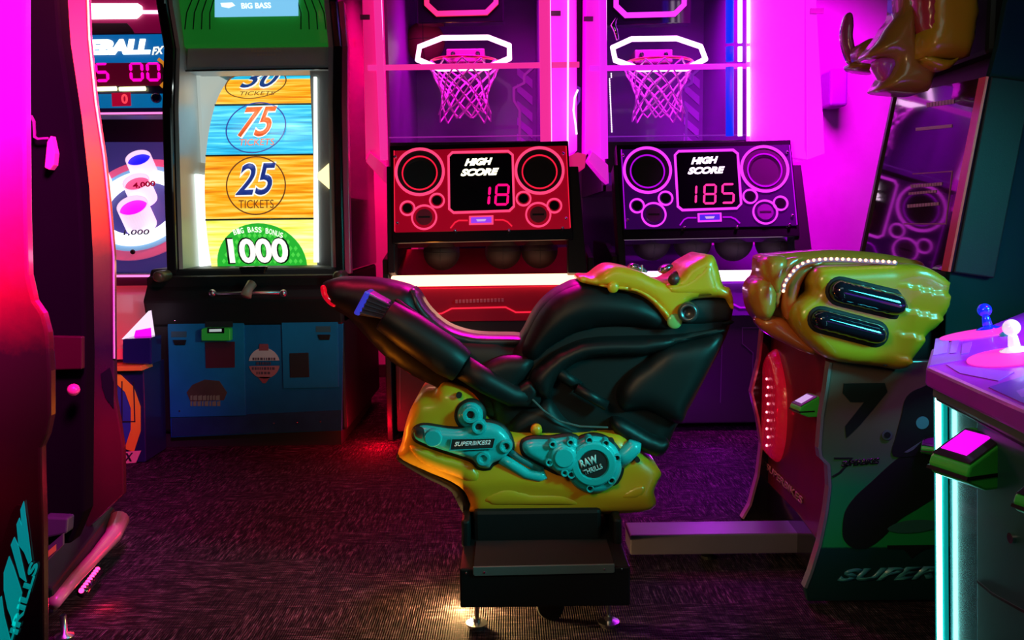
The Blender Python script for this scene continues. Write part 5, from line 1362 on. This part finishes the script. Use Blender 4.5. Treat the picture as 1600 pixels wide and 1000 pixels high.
# teal led strip at the far corner
b0 = Vector((BS.x + (TS.x - BS.x) * .0, 2.17, .03)); t0 = Vector((TS.x, 2.17, A.z - .085))
MB().tube([b0 + Vector((.012, .012, 0)), t0 + Vector((.012, .012, 0))], .016, 10).build('strip_channel', mat('clear_teal', (.02, .35, .33), rough=.3, emit=(0.0, .40, .37), es=.6), jc, smooth=True)
MB().tube([b0, t0], .0068, 8).build('led_strip', glow('teal_white_led', (.30, 1.0, .92), 14.0), jc, smooth=True)
card_reader(jc, at(1530, 712, 1.98) + Vector((0.03, 0, 0)), (-1, -.35, 0), .135, scrM)
card_reader(jc, at(1640, 775, 1.62) + Vector((0.04, 0, 0)), (-1, -.35, 0), .10, glow('reader_blue', (.15, .12, .45), .7))
card_reader(rc, at(1458, 692, 2.92), (-.6, -1, 0), .075, M_screen)
def joystick(px, py, pl, m, lab):
    c = pl.P(pl.L(px, py)); r_ = Vector((0, 0, 1))
    MB().lathe(c, pl.w, [(0, .034), (.004, .034), (.010, .020), (.012, .011)], 26).build('dust_collar', m, jc, smooth=True)
    MB().tube([c + pl.w * .008, c + pl.w * .045], .0080, 14).build('joystick_shaft', m, jc, smooth=True)
    MB().lathe(c + pl.w * .012, pl.w, [(0, .012), (.003, .014), (.026, .011), (.030, .009)], 16).build('joystick_sleeve', m, jc, smooth=True)
    MB().ball(c + pl.w * .060, .0205, u=26, v=18).build('joystick_ball', m, jc, smooth=True)
joystick(1544, 515, d2, mat('blue_lit_stick', (.01, .03, .8), rough=.1, coat=1.0, emit=(.0, .02, .9), es=.6), 'blue')
joystick(1586, 549, d1, mat('white_lit_stick', (.9, .88, .92), rough=.1, coat=1.0, emit=(.9, .85, 1.0), es=.7), 'white')
MB().lathe(d2.px(1573, 524), d2.w, [(0, .018), (.006, .018), (.010, .012), (.010, 0)], 20).build('button', mat('green_button', (.02, .3, .2), rough=.2, coat=.6, emit=(.0, .2, .12), es=.5), jc)

# ================================================================== left foreground cabinet
lc = thing('shooter_cabinet', 'tall glossy red and magenta arcade cabinet cropped by the left edge', 'arcade machine', (at(40, 990, 2.3).x, 2.3, 0))
YL = 1.9
ln_ = Plane.front(YL)
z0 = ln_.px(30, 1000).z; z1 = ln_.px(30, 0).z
M_litartL = grad_mat('near_side_art_lit', 'Z', z0, z1, [(0.0, (0.03, 0.01, 0.02)), (0.22, (0.16, 0.012, 0.02)), (0.34, (0.09, 0.02, 0.025)), (0.47, (0.10, 0.03, 0.035)), (0.56, (0.85, 0.02, 0.06)), (0.75, (0.8, 0.06, 0.35)), (1.0, (0.8, 0.12, 0.75))], rough=.18, coat=.8, noise=.12, nscale=5)  # artwork with the magenta light and its falloff painted in
near = [(-520, -120), (38, -120), (38, 120), (40, 330), (43, 430), (52, 470), (66, 490), (74, 520), (78, 580), (78, 650), (72, 680), (63, 700), (64, 760), (66, 820), (68, 1120), (-520, 1120)]
poly('near_side_panel', ln_, near, -.03, 0, M_litartL, lc, bevel=.006)
teal_i = mat('turquoise_lettering', (.02, .75, .72), rough=.35, coat=.3, emit=(.0, .30, .30), es=.6)
backart = mat('maroon_art', (.10, .004, .012), rough=.3, coat=.5)
poly('art_brush', ln_, spline([(-40, 960), (0, 860), (20, 800), (34, 790), (44, 820), (50, 900), (40, 960), (0, 1010)], 4), 0, .003, backart, lc)
# steeply rising lettering
def jag(pts, nm='logo_stroke'): poly(nm, ln_, pts, .003, .006, teal_i, lc)
jag([(8, 893), (16, 868), (23, 885), (36, 925), (24, 988), (19, 962), (14, 950), (8, 920)], 'logo_letter_a')
jag([(19, 850), (24, 838), (30, 850), (43, 908), (33, 900)], 'logo_letter_w')
jag([(28, 818), (32, 808), (36, 820), (34, 795), (39, 782), (51, 875), (47, 880), (40, 862), (31, 850)], 'logo_letter_w')
jag([(-20, 950), (4, 930), (8, 960), (18, 1000), (-20, 1030)], 'logo_letter_r')
text('logo_word', ln_, 'THRILLS', (14, 1040), (62, 880), 12, teal_i, lc, w=.003, bold=.03)
# cavity parts
ld_ = Plane.front(2.55)
poly('cabinet_core', Plane.front(2.60), [(-250, -120), (82, -120), (94, 60), (112, 180), (124, 290), (130, 400), (133, 560), (131, 800), (110, 850), (-250, 880)], -.07, 0, mat('dark_red_black', (.004, .002, .004), rough=.9, spec=.03), lc, bevel=.01)
poly('inner_ledge', Plane.front(2.57), [(40, 524), (128, 526), (128, 577), (40, 580)], -.02, 0, mat('dark_crimson', (.04, .003, .008), rough=.4), lc, bevel=.004)
poly('pink_reflection', Plane.front(2.58), [(76, 222), (82, 212), (88, 240), (86, 258), (80, 266), (72, 262)], -.02, 0.01, mat('pink_reflection', (.9, .05, .30), rough=.25, emit=(.85, .02, .25), es=.7), lc, bevel=.003)  # reflection inside the dark cavity, painted as a glowing pink shape
band('inner_pipe', Plane.front(2.58), [(38, 182), (50, 182), (54, 190), (55, 214), (60, 217), (76, 216)], .006, 0, .006, mat('grey_pink_line', (.25, .12, .18), rough=.4), lc, closed=False, local=False)
MB().ball(at(115, 609, 2.54), .018).build('pink_knob', mat('pink_knob', (.8, .05, .25), rough=.3, emit=(.25, .02, .06), es=.2), lc, smooth=True)
poly('inner_hatch', Plane.front(2.56), [(66, 808), (106, 810), (104, 834), (68, 842)], -.05, 0, mat('dark_grey_step', (.06, .06, .07), rough=.5), lc, bevel=.006)
wp = Plane.front(2.54)
poly('caution_label', wp, [(70, 858), (98, 834), (98, 852), (70, 880)], -.01, 0, mat('label_dark', (.08, .07, .08)), lc)
poly('caution_label_print', wp, [(74, 862), (88, 850), (88, 860), (74, 872)], 0, .002, mat('label_yellow', (.65, .55, .06)), lc)
# far side panel, pink to orange to green, curved outline
YF2 = 3.2
lf_ = Plane.front(YF2)
z0 = lf_.px(160, 830).z; z1 = lf_.px(130, 0).z
M_litartF = grad_mat('far_side_art_lit', 'Z', z0, z1, [(0.0, (0.03, 0.003, 0.008)), (0.20, (0.09, 0.008, 0.015)), (0.36, (0.025, 0.02, 0.025)), (0.45, (0.08, 0.09, 0.03)), (0.53, (0.16, 0.26, 0.04)), (0.62, (0.6, 0.34, 0.04)), (0.68, (0.8, 0.3, 0.06)), (0.80, (0.8, 0.08, 0.16)), (1.0, (0.85, 0.03, 0.24))], rough=.15, coat=.8, noise=.08, nscale=6)  # pink-red light on the glossy top is painted into these colours
farp = [(86, -120), (133, -120), (139, 60), (149, 160), (162, 245), (170, 320), (177, 400), (178, 560), (179, 620), (186, 660), (192, 700), (193, 773), (135, 828), (128, 800), (124, 640), (133, 600), (135, 480), (132, 400), (122, 290), (108, 180), (96, 60)]
poly('far_side_panel', lf_, farp, -.03, 0, M_litartF, lc, bevel=.005)
MB().tube([lf_.px(*p, .012) for p in ((80, -100), (84, 20), (96, 90), (108, 180), (120, 270), (131, 370), (134, 450), (136, 520), (134, 600), (126, 622), (126, 700), (134, 824))], .010, 10).build('chrome_edge', M_chrome, lc, smooth=True)
poly('panel_notch', lf_, [(158, 584), (172, 574), (178, 596), (178, 638), (166, 622), (160, 604)], 0, .004, M_blackgloss, lc)
MB().tube([lf_.px(*p, .003) for p in ((134, -100), (140, 60), (150, 160), (163, 245), (171, 320), (178, 400), (179, 560))], .004, 6).build('light_edge', mat('pale_edge', (.7, .8, .6), rough=.2), lc)
# base with worn pink rail and led strip
MB().hull([(at(84, 950, 2.70).x - .5, 2.62, .11), (at(84, 950, 2.66).x, 2.66, .11), (at(182, 825, 3.45).x, 3.45, .11), (-2.3, 3.45, .11), (at(84, 950, 2.70).x - .5, 2.62, .30), (at(84, 950, 2.66).x, 2.66, .20), (at(182, 825, 3.45).x, 3.45, .20), (-2.3, 3.45, .45)]).build('base', M_black, lc, bevel=.01)
MB().tube([at(84, 942, 2.66), at(118, 902, 2.86), at(150, 868, 3.08), at(176, 838, 3.28), at(186, 812, 3.40)], [.022, .022, .024, .032, .04], 14).build('floor_rail', mat('worn_pink_rail', (.45, .16, .20), rough=.35, coat=.3), lc, smooth=True)
a_, b_ = at(128, 926, 2.90), at(153, 893, 3.10)
MB().tube([a_, b_], .018, 10).build('led_housing', M_blackgloss, lc, smooth=True)
lb = MB()
for i in range(9): lb.ball(a_.lerp(b_, i / 8) + Vector((.006, -.014, .014)), .0095, u=8, v=6)
lb.build('floor_led', glow('red_pink_led', (1.0, .03, .18), 5.0), lc)
point('floor_led_light', (a_ + b_) / 2 + Vector((.08, -.05, -.04)), (1.0, .02, .06), .5, .02)
MB().lathe((at(98, 955, 2.72).x, 2.72, 0), (0, 0, 1), [(0, 0), (0, .03), (.012, .03), (.02, .01), (.08, .01)], 14).build('foot', M_metal, lc, smooth=True)
